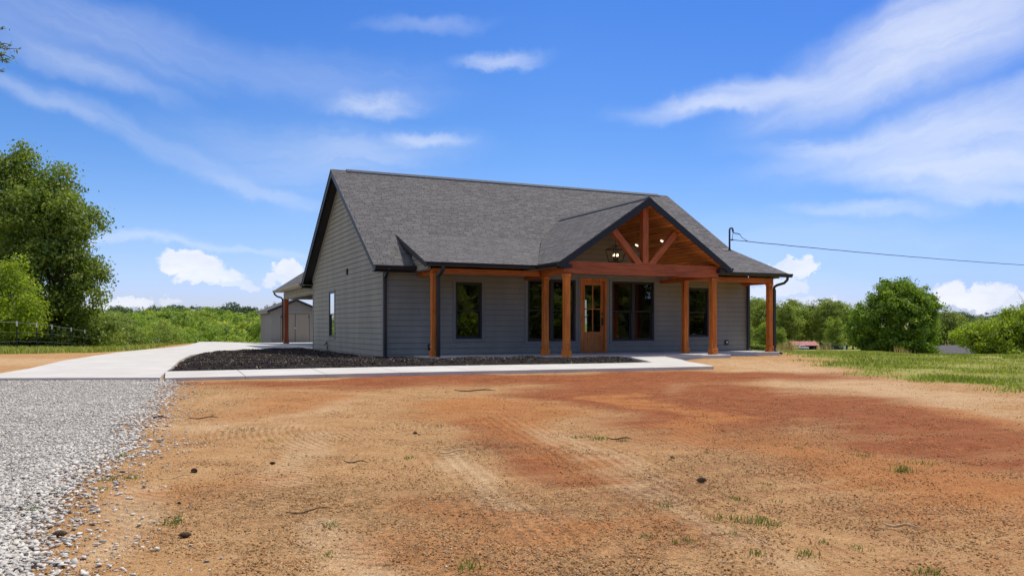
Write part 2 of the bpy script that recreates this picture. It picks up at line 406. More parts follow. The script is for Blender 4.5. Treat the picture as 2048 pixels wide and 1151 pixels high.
GR_EDGE = [P2(1500, 697.5), P2(1550, 704), P2(1650, 731), P2(1720, 745), P2(1850, 766), P2(2000, 777), P2(2060, 783)]
GR_EDGE = GR_EDGE[1:] + [(11.5, -17.5), (30, -24)]
def edge_dist(px, py, line):
    """signed distance to a polyline: positive on its right-hand side"""
    best = np.full(px.shape, 1e9); sg = np.zeros(px.shape)
    for (ax, ay), (bx, by) in zip(line[:-1], line[1:]):
        dx, dy = bx - ax, by - ay; L = dx * dx + dy * dy
        t = np.clip(((px - ax) * dx + (py - ay) * dy) / L, 0, 1)
        qx, qy = ax + t * dx, ay + t * dy
        d = np.hypot(px - qx, py - qy); s = np.sign((px - ax) * dy - (py - ay) * dx)
        m = d < best; best = np.where(m, d, best); sg = np.where(m, s, sg)
    return best * -sg
def grass_amount(X, Y):
    line = [(17.0, 60.0), (16.5, 12.0)] + GR_EDGE
    r = edge_dist(X, Y, line)           # east field
    t, l = depth_lat(X, Y)
    lft = edge_dist(X, Y, [(-40, -2), (-13.5, 9.0), (-9.0, 13.2), (-6.6, 17), (-5, 40), (-2, 70)])
    wob = 0.25 * np.sin(X * 2.1 + Y) + 0.2 * np.sin(Y * 3.3 - X * 1.7)
    far = np.maximum(sstep(52, 62, t), sstep(-3.0, -8.0, t))
    g = np.maximum(sstep(-1.2, 1.6, r + wob * 1.8), sstep(-0.4, 0.5, lft + wob))
    return np.maximum(g, far)

def ground_mat():
    m, nt = new_mat('clay_soil_and_grass'); k = N(nt); o = k.obj()
    n1 = k.noise(o, 0.55, 6, 0.62); n2 = k.noise(o, 3.2, 6, 0.65); n3 = k.noise(o, 17, 5, 0.7); n4 = k.noise(o, 60, 3, 0.7)
    tan = k.ramp(n2, [(0.25, (0.405, 0.217, 0.092)), (0.55, (0.505, 0.295, 0.132)), (0.8, (0.60, 0.378, 0.182))])
    redc = k.ramp(n2, [(0.25, (0.21, 0.053, 0.017)), (0.55, (0.305, 0.086, 0.028)), (0.8, (0.42, 0.155, 0.058))])
    orc = k.ramp(n2, [(0.25, (0.37, 0.130, 0.038)), (0.6, (0.49, 0.205, 0.067)), (0.85, (0.57, 0.285, 0.110))])
    pal = k.ramp(n2, [(0.25, (0.50, 0.31, 0.155)), (0.7, (0.62, 0.42, 0.235))])
    stk = k.noise(k.mapping(o, rot=(0, 0, 0.42), scale=(0.5, 2.6, 1)), 1.4, 6, 0.68)
    def msk(a, w=1.05, lo=0.15, hi=0.88):
        s = k.math('ADD', a, k.math('MULTIPLY', k.math('SUBTRACT', k.math('ADD', k.math('MULTIPLY', stk, 0.6), k.math('MULTIPLY', n2, 0.4)), 0.5), w * 2))
        return k.remap(s, lo, hi)
    c = k.mix(msk(k.attr('pale')), tan, pal)
    c = k.mix(k.math('MULTIPLY', msk(k.attr('red')), 0.9), c, redc)
    c = k.mix(k.math('MULTIPLY', msk(k.attr('orange')), 0.85), c, orc)
    lit = k.math('MULTIPLY', msk(k.attr('litter'), 0.8), k.remap(n3, 0.42, 0.62))
    c = k.mix(k.math('MULTIPLY', lit, 0.6), c, (0.16, 0.105, 0.055, 1))
    sp = k.remap(n3, 0.56, 0.70); c = k.mix(k.math('MULTIPLY', sp, 0.45), c, (0.15, 0.07, 0.028, 1))
    sp2 = k.remap(n4, 0.62, 0.74); c = k.mix(k.math('MULTIPLY', sp2, 0.5), c, (0.62, 0.43, 0.26, 1))
    n5 = k.noise(o, 120, 3, 0.8); n6 = k.noise(o, 45, 4, 0.75)
    gf = k.math('MULTIPLY', k.remap(n5, 0.34, 0.66, 0.62, 1.32), k.remap(n6, 0.33, 0.67, 0.74, 1.24))
    c = k.mix(1.0, c, k.n('ShaderNodeCombineColor', {0: gf, 1: k.math('POWER', gf, 1.08), 2: k.math('POWER', gf, 1.15)}).outputs[0], 'MULTIPLY')
    gn = k.noise(o, 0.35, 6, 0.65); gn2 = k.noise(o, 6.0, 4, 0.7)
    gcol = k.ramp(k.math('ADD', k.math('MULTIPLY', gn, 0.6), k.math('MULTIPLY', gn2, 0.4)), [(0.3, (0.14, 0.17, 0.028)), (0.5, (0.27, 0.275, 0.060)), (0.7, (0.45, 0.38, 0.150))])
    g = k.remap(k.math('ADD', k.attr('grass'), k.math('MULTIPLY', k.math('SUBTRACT', n2, 0.5), 0.9)), 0.38, 0.62)
    c = k.mix(g, c, gcol)
    # tyre lugs pressed into the soil
    ln = k.n('ShaderNodeVectorMath', {0: o, 1: (TRC[0], TRC[1], -0.2)}, operation='DISTANCE').outputs['Value']
    wv = k.math('SINE', k.math('ADD', k.math('MULTIPLY', ln, 2 * PI / 0.075), k.math('MULTIPLY', n2, 1.2)))
    rid = k.math('MULTIPLY', wv, k.math('MULTIPLY', k.remap(k.attr('track'), 0.2, 0.8), k.remap(n1, 0.30, 0.48)))
    ra, rb = P2(1000, 830), P2(1430, 1060); rd = math.hypot(rb[0] - ra[0], rb[1] - ra[1]); nx_, ny_ = -(rb[1] - ra[1]) / rd, (rb[0] - ra[0]) / rd
    ds = k.n('ShaderNodeVectorMath', {0: o, 1: (nx_, ny_, 0)}, operation='DOT_PRODUCT').outputs['Value']
    rw = k.math('SINE', k.math('ADD', k.math('MULTIPLY', ds, 2 * PI / 0.11), k.math('MULTIPLY', n2, 2.0)))
    rid = k.math('ADD', rid, k.math('MULTIPLY', rw, k.math('MULTIPLY', k.attr('rut'), k.remap(n1, 0.3, 0.5, .3, 1.0))))
    c = k.mix(1.0, c, k.n('ShaderNodeCombineColor', {0: k.remap(rid, -1, 1, .93, 1.05), 1: k.remap(rid, -1, 1, .93, 1.05), 2: k.remap(rid, -1, 1, .93, 1.05)}).outputs[0], 'MULTIPLY')
    rid = k.math('MULTIPLY', rid, k.math('MULTIPLY', k.remap(n3, .38, .60, .25, 1.0), k.remap(stk, .35, .6, .35, 1.0)))
    pit = k.math('MULTIPLY', k.remap(k.noise(o, 78, 2, .6), .30, .40, 1.0, 0.0), k.remap(n2, .35, .6, .35, 1.0)); c = k.mix(k.math('MULTIPLY', pit, .62), c, (0.13, 0.062, 0.026, 1))
    pit2 = k.remap(k.noise(o, 24, 3, .7), .27, .36, 1.0, 0.0); c = k.mix(k.math('MULTIPLY', pit2, .55), c, (0.14, 0.070, 0.030, 1))
    h = k.math('ADD', k.math('ADD', k.math('MULTIPLY', n3, 1.0), k.math('MULTIPLY', n4, 0.6)), k.math('MULTIPLY', rid, 0.55))
    nr = k.bump(h, 0.9, 0.035, k.bump(n2, 0.5, 0.06))
    k.out(c, 0.95, 0.1, nr)
    return m

build_ground()

# ------------------------------------------------------------------ concrete, gravel, mulch
def concrete_mat(name, col):
    m, nt = new_mat(name); k = N(nt); o = k.obj()
    a = k.noise(o, 0.8, 6, 0.65); b = k.noise(o, 30, 4, 0.7); st = k.noise(k.mapping(o, scale=(0.6, 5, 1)), 1.0, 4)
    f = k.math('ADD', k.math('ADD', k.remap(a, 0.3, 0.7, 0.88, 1.07), k.remap(b, 0.3, 0.7, -0.05, 0.05)), k.remap(st, 0.3, 0.7, -0.05, 0.04))
    c = k.mix(1.0, (*col, 1), k.n('ShaderNodeCombineColor', {0: f, 1: f, 2: f}).outputs[0], 'MULTIPLY')
    cl_ = k.remap(k.noise(o, 0.45, 7, .7, .6), .52, .72); c = k.mix(k.math('MULTIPLY', cl_, .30), c, (0.42, 0.31, 0.22, 1))
    k.out(c, 0.8, 0.2, k.bump(b, 0.2, 0.004))
    return m
M['concrete'] = concrete_mat('fresh_concrete', (0.55, 0.53, 0.485))
M['slab'] = concrete_mat('porch_concrete', (0.52, 0.51, 0.49))

def drive_z(x, y): return float(ground(x, y)) + 0.07
mb = MB()
L = [(-14.5, -6.35), (-9.45, -6.35), (-9.25, -3.2), (-8.9, 1.4), (-7.9, 9.4), (-6.6, 14.0), (-5.0, 19.5), (-4.0, 28.0), (-3.5, 36)]
Lc = [(-9.6, -6.9), (-9.45, -5.2), (-9.15, -3.2), (-8.85, 1.4), (-8.3, 5.4), (-7.7, 9.4), (-6.75, 13.4), (-5.6, 17.0), (-4.6, 22.0), (-3.9, 28.0), (-3.2, 36.0)]
Rc = [(-6.5, -7.85), (-6.35, -5.8), (-6.2, -4.2), (-5.85, 0.4), (-5.55, 3.2), (-5.3, 5.3), (-4.85, 7.1), (-3.7, 8.9), (-1.7, 11.3), (0.1, 11.5), (5.0, 11.6)]
# strips between the two edges, a little thick
rows = []
for i in range(len(Lc)):
    a, b = Lc[i], Rc[i]; rows.append([(a[0] + (b[0] - a[0]) * s / 10, a[1] + (b[1] - a[1]) * s / 10) for s in range(11)])
vs = []; fs = []
for r in rows:
    for x, y in r: vs.append((x, y, drive_z(x, y)))
for r in rows:
    for x, y in r: vs.append((x, y, drive_z(x, y) - 0.12))
nr, ncol = len(rows), 11; off = nr * ncol
for i in range(nr - 1):
    for j in range(ncol - 1):
        a = i * ncol + j; fs.append((a, a + 1, a + ncol + 1, a + ncol))
def skirt(seq): 
    for a, b in zip(seq[:-1], seq[1:]): fs.append((a, b, b + off, a + off))
skirt([j for j in range(ncol)]); skirt([i * ncol for i in range(nr)]); skirt([i * ncol + ncol - 1 for i in range(nr)]); skirt([(nr - 1) * ncol + j for j in range(ncol)])
drv = MB().add(vs, fs).build('driveway', M['concrete'], smooth=False)
tag(drv, 'pale new concrete driveway curving up to the carport', 'driveway', kind='structure')
# apron in front of the shed and under the carport
ap = MB()
ap.prism([(5.0, 11.6, .03), (0.02, 11.42, .03), (-0.3, 20.3, .03), (-2.9, 36, -.22), (8, 36, -.22), (8, 20.3, .03), (8, 11.6, .03)], (0, 0, -.16))
o = ap.build('carport_floor', M['concrete']); tag(o, 'smooth concrete floor under the carport and before the shed', 'pavement', kind='structure')

def walk_z(x, y): return -0.075 - 0.004 * np.maximum(x, -2) + 0.012 * (y + 7.85)
mb = MB()
XJ = [-6.42, -4.95, -3.35, -1.78, -0.15, 1.45, 3.05, 4.65]
for a, b in zip(XJ[:-1], XJ[1:]):
    a2, b2 = a + 0.008, b - 0.008
    pts = [(a2, -7.85), (b2, -7.86), (b2 + 0.06, -5.8), (a2 + 0.06, -5.8)]
    mb.prism([(x, y, walk_z(x, y)) for x, y in pts], (0, 0, -0.12))
def zz(x, y): # rises to the porch floor along the link
    return walk_z(x, y) + (0 if y < -5.6 else (-0.004 - walk_z(x, y)) * ((y + 5.6) / 2.2) if y < -3.4 else -0.004 - walk_z(x, y))
end = [(4.668, -7.86), (6.45, -7.86), (6.62, -7.55), (6.95, -6.7), (7.15, -6.1), (7.35, -5.6), (4.72, -5.8)]
mb.prism([(x, y, zz(x, y)) for x, y in end[:5] + [(7.3, -5.62), (6.1, -5.62), (4.72, -5.8)]], (0, 0, -.12))
mb.prism([(x, y, zz(x, y)) for x, y in [(6.1, -5.61), (7.3, -5.61), (7.6, -4.9), (7.98, -3.41), (6.72, -3.41)]], (0, 0, -.14))
o = mb.build('walkway', M['concrete']); tag(o, 'narrow concrete front walk along the mulch bed up to the porch', 'path', kind='structure')

# dark mulch bed
def mulch_mat():
    m, nt = new_mat('dark_mulch'); k = N(nt); o = k.obj()
    a = k.noise(o, 35, 4, 0.75); b = k.noise(o, 4, 4)
    c = k.ramp(a, [(0.3, (0.010, 0.008, 0.008)), (0.6, (0.040, 0.031, 0.027)), (0.8, (0.095, 0.075, 0.058))])
    k.out(c, 0.95, 0.15, k.bump(a, 1.0, 0.05))
    return m
BED = [(-6.40, -5.79), (-6.30, -4.2), (-5.98, 0.4), (-5.68, 3.2), (-5.43, 5.3), (-4.98, 7.2), (-3.8, 9.05), (-1.75, 11.42), (-0.05, 11.45), (-0.03, -0.03), (0.96, -0.03), (0.96, -1.66), (4.58, -1.68), (4.58, -3.40), (6.62, -3.43), (6.05, -5.55), (5.6, -5.76)]
from mathutils.geometry import tessellate_polygon
def in_poly(px, py, poly):
    ins = np.zeros(px.shape, bool); n = len(poly); j = n - 1
    for i in range(n):
        (xi, yi), (xj, yj) = poly[i], poly[j]
        c = ((yi > py) != (yj > py)) & (px < (xj - xi) * (py - yi) / (yj - yi + 1e-12) + xi); ins ^= c; j = i
    return ins
def poly_edge(px, py, poly):
    d = np.full(px.shape, 1e9)
    for (ax, ay), (bx, by) in zip(poly, poly[1:] + poly[:1]):
        dx, dy = bx - ax, by - ay; t = np.clip(((px - ax) * dx + (py - ay) * dy) / (dx * dx + dy * dy), 0, 1)
        d = np.minimum(d, np.hypot(px - ax - t * dx, py - ay - t * dy))
    return d
def bed_z(x, y):
    e = poly_edge(x, y, BED)
    front = walk_z(x, y)
    base = np.where(y < -4.5, front + 0.0, np.maximum(ground(x, y) + 0.06, -0.13))
    w = sstep(-5.8, -3.0, y)
    base = (walk_z(x, y)) * (1 - w) + w * (-0.10)
    return base - 0.05 + 0.15 * sstep(0, 0.7, e) + 0.015 * np.sin(x * 3.1 + y * 2) * sstep(0, .4, e)
bm = bmesh.new()
vsx = [bm.verts.new((x, y, 0)) for x, y in BED]; fbed = bm.faces.new(vsx)
bmesh.ops.triangulate(bm, faces=[fbed])
for _ in range(5): 
    long = [e for e in bm.edges if e.calc_length() > 0.35]
    if long: bmesh.ops.subdivide_edges(bm, edges=long, cuts=1, use_grid_fill=False); bmesh.ops.triangulate(bm, faces=bm.faces[:])
co = np.array([v.co[:] for v in bm.verts]); zb = bed_z(co[:, 0], co[:, 1]) + RNG.normal(0, .008, len(co))
for v, z in zip(bm.verts, zb): v.co.z = z
me = bpy.data.meshes.new('mulch_bed'); bm.to_mesh(me); bm.free(); me.materials.append(mulch_mat())
bed = bpy.data.objects.new('mulch_bed', me); COL.objects.link(bed)
tag(bed, 'wide planting bed of dark mulch beside the house wall', 'mulch', kind='structure')

def chips(pos, size, aspect, thick, rng, tilt=0.5):
    """n little irregular lumps (distorted boxes, 8 verts each) at pos"""
    n = len(pos)
    base = np.array([(-1,-1,-1),(1,-1,-1),(1,1,-1),(-1,1,-1),(-1,-1,1),(1,-1,1),(1,1,1),(-1,1,1)], float)
    v = base[None] * (1 + rng.uniform(-0.62, 0.12, (n, 8, 3)))
    v[:, 4:, :2] *= rng.uniform(0.55, 1.0, (n, 1, 1))
    s = size[:, None] * np.stack([np.ones(n), aspect, thick], 1) * 0.5
    v = v * s[:, None]
    ang = rng.uniform(0, 2 * PI, n); tx = rng.normal(0, tilt, n); ty = rng.normal(0, tilt, n)
    cx, sx = np.cos(tx), np.sin(tx); y, z = v[..., 1] * cx[:, None] - v[..., 2] * sx[:, None], v[..., 1] * sx[:, None] + v[..., 2] * cx[:, None]
    v[..., 1], v[..., 2] = y, z
    cx, sx = np.cos(ty), np.sin(ty); x, z = v[..., 0] * cx[:, None] - v[..., 2] * sx[:, None], v[..., 0] * sx[:, None] + v[..., 2] * cx[:, None]
    v[..., 0], v[..., 2] = x, z
    c, s_ = np.cos(ang), np.sin(ang); x, y = v[..., 0] * c[:, None] - v[..., 1] * s_[:, None], v[..., 0] * s_[:, None] + v[..., 1] * c[:, None]
    v[..., 0], v[..., 1] = x, y
    v = v + pos[:, None]
    fq = np.array([(3,2,1,0),(4,5,6,7),(0,1,5,4),(1,2,6,5),(2,3,7,6),(3,0,4,7)])
    f = (fq[None] + (np.arange(n) * 8)[:, None, None]).reshape(-1, 4)
    return v.reshape(-1, 3), f
# mulch chips
n = 46000
px = RNG.uniform(-6.3, 6.7, n); py = RNG.uniform(-5.8, 11.3, n); k_ = in_poly(px, py, BED); px, py = px[k_], py[k_]
pos = np.stack([px, py, bed_z(px, py) + 0.012], 1)
v, f = chips(pos, RNG.uniform(0.02, 0.075, len(px)), RNG.uniform(.25, .6, len(px)), RNG.uniform(.15, .4, len(px)), RNG)
o = np_mesh('mulch_chips', v, f, rnd_mat('mulch_chip', [(0, (0.010, 0.008, 0.008)), (0.6, (0.035, 0.027, 0.024)), (0.86, (0.085, 0.066, 0.052)), (0.97, (0.22, 0.17, 0.11)), (1.0, (0.45, 0.36, 0.24))]), None, {'rnd': np.repeat(RNG.uniform(0, 1, len(px)), 8)})
tag(o, 'loose dark bark chips covering the planting bed', 'mulch', kind='stuff')

# gravel
GE = [P2(352, 758), P2(345, 790), P2(310, 830), P2(285, 862), P2(262, 905), P2(190, 950), P2(120, 1010), P2(85, 1060), P2(70, 1130), P2(20, 1250)]
GV = GE + [(-8.5, -22.5), (-15, -16), (-16, -6.5), (-9.6, -6.88), (-6.45, -7.86)]
gvx = np.array(GV)
def scatter_wedge(n, t0, t1, u0, u1, power=1.0):
    """points on the ground inside the view wedge, thinning with distance"""
    q = RNG.uniform(0, 1, n); t = (t0 ** (1 - power) + q * (t1 ** (1 - power) - t0 ** (1 - power))) ** (1 / (1 - power)) if power != 1 else t0 * (t1 / t0) ** q
    u = RNG.uniform(u0, u1, n); l = (u - 1024) / F_PX * t
    return CAM[0] + CS * t + SN * l, CAM[1] + SN * t - CS * l, t
x, y, t = scatter_wedge(210000, 3.4, 19, -330, 480, 0.35)
ins = in_poly(x, y, GV); e = poly_edge(x, y, GV)
lineE = edge_dist(x, y, GE)
d_edge = np.full(x.shape, 1e9)
for (ax, ay), (bx, by) in zip(GE[:-1], GE[1:]):
    dx, dy = bx - ax, by - ay; tt = np.clip(((x - ax) * dx + (y - ay) * dy) / (dx * dx + dy * dy), 0, 1); d_edge = np.minimum(d_edge, np.hypot(x - ax - tt * dx, y - ay - tt * dy))
p_keep = np.where(ins, np.where(d_edge > .35, 1.0, 0.35 + 0.65 * d_edge / .35), np.where(y < -8.0, 0.30 * np.exp(-d_edge / 0.17), 0))
p_keep = np.where(~ins & (y > -8), 0, p_keep)
kp = RNG.uniform(0, 1, len(x)) < p_keep; x, y, t, dE, inn = x[kp], y[kp], t[kp], d_edge[kp], ins[kp]
big = RNG.uniform(0, 1, len(x))
size = 0.012 + 0.028 * big ** 2.6 + np.where(dE < .8, 0.018 * big ** 2 * (1 - dE / .8), 0)
pos = np.stack([x, y, gz(x, y) + np.where(inn, 0.020, 0.004) + RNG.uniform(0, .012, len(x))], 1)
v, f = chips(pos, size, RNG.uniform(.4, .9, len(x)), RNG.uniform(.15, .40, len(x)), RNG, 0.26)
rnd = RNG.beta(1.5, 1.4, len(x))
o = np_mesh('gravel', v, f, rnd_mat('limestone_gravel', [(0, (0.17, 0.163, 0.155)), (0.2, (0.47, 0.44, 0.390)), (0.7, (0.61, 0.572, 0.505)), (1.0, (0.72, 0.672, 0.60))]), None, {'rnd': np.repeat(rnd, 8)})
tag(o, 'loose pale grey crushed stone of the lower drive', 'gravel', kind='stuff')
# bedding under the stones
bm = bmesh.new(); fv = bm.faces.new([bm.verts.new((px_, py_, 0)) for px_, py_ in GV]); bmesh.ops.triangulate(bm, faces=[fv])
for _ in range(6):
    lg = [e_ for e_ in bm.edges if e_.calc_length() > 0.3]
    if lg: bmesh.ops.subdivide_edges(bm, edges=lg, cuts=1); bmesh.ops.triangulate(bm, faces=bm.faces[:])
co = np.array([v_.co[:] for v_ in bm.verts]); e_ = poly_edge(co[:, 0], co[:, 1], GV)
zz_ = gz(co[:, 0], co[:, 1]) - 0.030 + 0.044 * sstep(0, .5, e_) + RNG.normal(0, .003, len(co))
for v_, z_ in zip(bm.verts, zz_): v_.co.z = z_
me = bpy.data.meshes.new('gravel_drive'); bm.to_mesh(me); bm.free()
def gravel_mat():
    m, nt = new_mat('crushed_stone_bed'); k = N(nt); o = k.obj()
    vo = k.n('ShaderNodeTexVoronoi', {'Vector': o, 'Scale': 38.0}); a = k.n('ShaderNodeSeparateColor', {0: vo.outputs['Color']}).outputs[0]
    c = k.ramp(a, [(0.0, (0.37, 0.350, 0.316)), (0.5, (0.52, 0.492, 0.445)), (1.0, (0.64, 0.605, 0.55))])
    k.out(c, 0.9, 0.15, k.bump(vo.outputs['Distance'], 0.9, 0.03)); return m
me.materials.append(gravel_mat()); gd = bpy.data.objects.new('gravel_drive', me); COL.objects.link(gd)
tag(gd, 'fine grey stone bedding of the gravel drive', 'gravel drive', kind='structure')

# soil debris: clods, straw, bark crumbs and pale stones lying on the clay
def soil_ok(x, y):
    return (~in_poly(x, y, GV)) & (y < -7.95) | ((x > 7.5) & (y < -3.6) & (grass_amount(x, y) < .4)) & ~in_poly(x, y, GV)
x, y, t = scatter_wedge(330000, 3.5, 24, -60, 2120, 0.55)
ok = soil_ok(x, y) & (grass_amount(x, y) < .6) & ~((y > -7.95) & (x < 7.5))
x, y, t = x[ok], y[ok], t[ok]; nn = len(x)
mkk = masks(x, y)
clump = np.clip(.45 + .35 * np.sin(x * 2.3 + 1.5 * np.sin(y * 1.9)) * np.cos(y * 2.7 + np.sin(x * 1.7)) + .3 * np.sin(x * 6.1 + y * 4.3 + np.sin(y * 7)) + .7 * mkk['litter'] - .55 * mkk['pale'], .05, 1.2)
kp = RNG.uniform(0, 1, nn) < clump; x, y, t = x[kp], y[kp], t[kp]; mkk = {a: b[kp] for a, b in mkk.items()}; nn = len(x)
kind = RNG.uniform(0, 1, nn)
big = RNG.uniform(0, 1, nn) ** 4
size = np.where(kind < .55, .004 + .013 * big + RNG.uniform(0, .005, nn), np.where(kind < .94, RNG.uniform(.010, .038, nn), .004 + .014 * big))
asp = np.where(kind < .55, RNG.uniform(.5, 1, nn), np.where(kind < .94, RNG.uniform(.05, .14, nn), RNG.uniform(.5, .9, nn)))
thk = np.where(kind < .55, RNG.uniform(.3, .7, nn), np.where(kind < .94, RNG.uniform(.04, .1, nn), RNG.uniform(.3, .6, nn)))
pos = np.stack([x, y, gz(x, y) + 0.003], 1)
v, f = chips(pos, size, asp, thk, RNG, 0.3)
rn = np.where(kind < .42, RNG.uniform(0, .48, nn), np.where(kind < .55, RNG.uniform(.5, .6, nn), np.where(kind < .70, RNG.uniform(.5, .6, nn), np.where(kind < .94, RNG.uniform(.62, .8, nn), RNG.uniform(.82, 1, nn)))))
def litter_mat():
    m, nt = new_mat('soil_crumbs'); k = N(nt); a = k.attr('rnd')
    st = lambda r: [(0, (0.30 * r[0], 0.145 * r[1], 0.058 * r[2])), (0.5, (0.50 * r[0], 0.29 * r[1], 0.125 * r[2])), (0.51, (0.19, 0.110, 0.052)), (0.6, (0.29, 0.172, 0.084)), (0.62, (0.40, 0.28, 0.15)), (0.8, (0.56, 0.43, 0.26)), (0.82, (0.45, 0.34, 0.22)), (1.0, (0.60, 0.49, 0.36))]
    c = k.mix(k.attr('red'), k.ramp(a, st((1, 1, 1))), k.ramp(a, st((.75, .42, .35))))
    k.out(c, .9, .1); return m
o = np_mesh('soil_litter', v, f, litter_mat(), None, {'rnd': np.repeat(rn, 8), 'red': np.repeat(np.clip(mkk['red'], 0, 1), 8)})
tag(o, 'crumbs of clay, straw and small stones strewn over the bare soil', 'soil litter', kind='stuff')

# sticks and pine cones lying on the bare soil
def stick(u, v, ln, ang, col, label, r=0.012):
    p = G(u, v); d = Vector((math.cos(ang), math.sin(ang), 0)); c = Vector(p) + Vector((0, 0, r + .008))
    r = r * .7; pts = [c + d * (ln * .8 * s) + Vector((0, 0, .012 * math.sin(s * 7) + .004)) + Vector((-d.y, d.x, 0)) * (0.010 * ln * math.sin(s * 5 + u)) for s in np.linspace(-.5, .5, 7)]
    b = MB().tube(pts, [r * q for q in (.6, .95, 1, 1.05, .9, .8, .4)], 6)
    q = pts[4]; b.tube([q, q + (d + Vector((-d.y, d.x, .3)) * .8).normalized() * ln * .16], r * .5, 5, r * .25)
    o = b.build('stick', col, smooth=True); tag(o, label, 'stick', 'sticks lying on the bare clay')
M['stick_pale'] = plain('bleached_stick', (0.46, 0.34, 0.20), 0.8, 0.1, .25, 12)
M['stick_dark'] = plain('dark_bark_stick', (0.10, 0.06, 0.035), 0.9, 0.1, .3, 12)
RX = math.atan2(-CS, SN)   # heading that runs left to right in the view
for a in [(905, 907, .36, RX + .45, 'stick_pale', 'short thick pale stick on the clay in mid foreground'), (1800, 1057, .26, RX - .5, 'stick_pale', 'pale straight twig on clay at lower right'),
          (352, 958, .34, RX + .55, 'stick_pale', 'thin pale straight stick on soil near the gravel edge', .007), (712, 927, .30, RX - .25, 'stick_dark', 'thin dark bent twig on tan soil left of the short pale stick', .008),
          (408, 838, .45, RX + .15, 'stick_dark', 'slim dark twig on the tan soil beside the upper gravel', .010), (312, 838, .34, RX - .1, 'stick_dark', 'stubby dark stick lying against the gravel edge', .016),
          (1240, 880, .34, RX - .15, 'stick_dark', 'dark twig lying by the green grass tufts in the middle', .010), (620, 1025, .40, RX + .5, 'stick_dark', 'forked dark twig beside the reddish frond on soil', .007),
          (950, 783, .9, RX - .05, 'stick_dark', 'long dark stick on red clay below the front walk', .014), (1700, 1180, .2, RX, 'stick_dark', None, .01)]:
    if a[5] is None: continue
    stick(a[0], a[1], a[2], a[3], M[a[4]], a[5], a[6] if len(a) > 6 else .012)
def pine_cone(u, v, s, label):
    s = s * .56
    p = G(u, v); ang = RNG.uniform(0, 6.28); b = MB()
    ax = Vector((math.cos(ang), math.sin(ang), 0)); sd = Vector((-ax.y, ax.x, 0)); up = Vector((0, 0, 1)); c = Vector(p) + up * s * .26
    for i in range(11):
        q = i / 10; rr = s * .27 * math.sin(PI * min(1, .12 + .85 * q)) ** .7; pos_ = c + ax * s * (q - .5)
        for j in range(8):
            th = j * 2 * PI / 8 + i * .4; rd = sd * math.cos(th) + up * math.sin(th); tg = ax.cross(rd)
            w = rr * .42
            b.add([pos_, pos_ + rd * rr * .8 + tg * w + ax * .02 * s, pos_ + rd * rr * 1.2 + ax * .12 * s, pos_ + rd * rr * .8 - tg * w + ax * .02 * s, pos_ + rd * rr * .5 - ax * .06 * s], [(0, 1, 2, 3), (0, 4, 1), (0, 3, 4), (1, 4, 3, 2)])
    o = b.build('pine_cone', M['cone'], fix=False); tag(o, label, 'pine cone', 'pine cones fallen on the soil')
M['cone'] = plain('pine_cone_scales', (0.13, 0.088, 0.056), .85, .1, .4, 30)
for u, v, s, lb in [(388, 945, .13, 'long dark pine cone on tan soil right of the gravel'), (370, 1074, .12, 'dark pine cone standing on soil at lower left'), (545, 928, .085, 'small dark pine cone on tan soil near tyre ridges'),
                    (120, 1072, .13, 'dark pine cone at the ragged edge of the gravel'), (830, 868, .10, 'dark pine cone on tan soil left of the red patch'), (1403, 964, .14, 'dark spread pine cone on clay at centre right'),
                    (358, 1010, .085, 'grey pine cone on the tan soil above the lower grass tuft'), (246, 773, .10, 'dark pine cone lying on the grey gravel drive'), (1345, 918, .11, 'dark pine cone beside pale straw in right middle clay')]:
    pine_cone(u, v, s, lb)

# ------------------------------------------------------------------ the house
HOUSE = empty('house', (0, 0, 0), 'single storey grey lap sided house with steep charcoal roof and timber porch', 'house')
EAVE_Y, EAVE_Z, MS = -0.446, 2.782, 0.636          # main roof: front eave and pitch
RIDGE_Y, RIDGE_Z = 5.824, 2.782 + 0.636 * 6.27
BACK_Y = 2 * RIDGE_Y - EAVE_Y
def main_z(y): return EAVE_Z + MS * (y - EAVE_Y) if y < RIDGE_Y else EAVE_Z + MS * (BACK_Y - y)
PX0, PX1, PY, PZ, PS = 0.78, 14.62, -1.75, 2.83, 0.36   # porch roof
KNEE = (PZ - PS * PY - EAVE_Z + MS * EAVE_Y) / (MS - PS)
GXM, GHW, GY, GZ0, GS = 7.6, 3.15, -3.25, 2.83, 0.667     # porch gable
GZ1 = GZ0 + GS * GHW
GBACK = EAVE_Y + (GZ1 - EAVE_Z) / MS
VX = GXM - GHW + (PS / GS) * (KNEE - PY)                # valley kink
WX1, WY1 = 14.24, 11.4

def roof_slab(name, pts, uax, parent=HOUSE, mat='shingle', th=0.035, label=None):
    o = MB().prism(pts, (0, 0, -th)).build(name, M[mat], parent, uvaxes=uax)
    if label: o['label'] = label
    return o
def under(name, pts, parent=HOUSE, th=0.12, mat='soffit'):
    return MB().prism([(p[0], p[1], p[2] - 0.038) for p in pts], (0, 0, -th)).build(name, M[mat], parent)
def nrm(v): v = np.array(v, float); return v / np.linalg.norm(v)
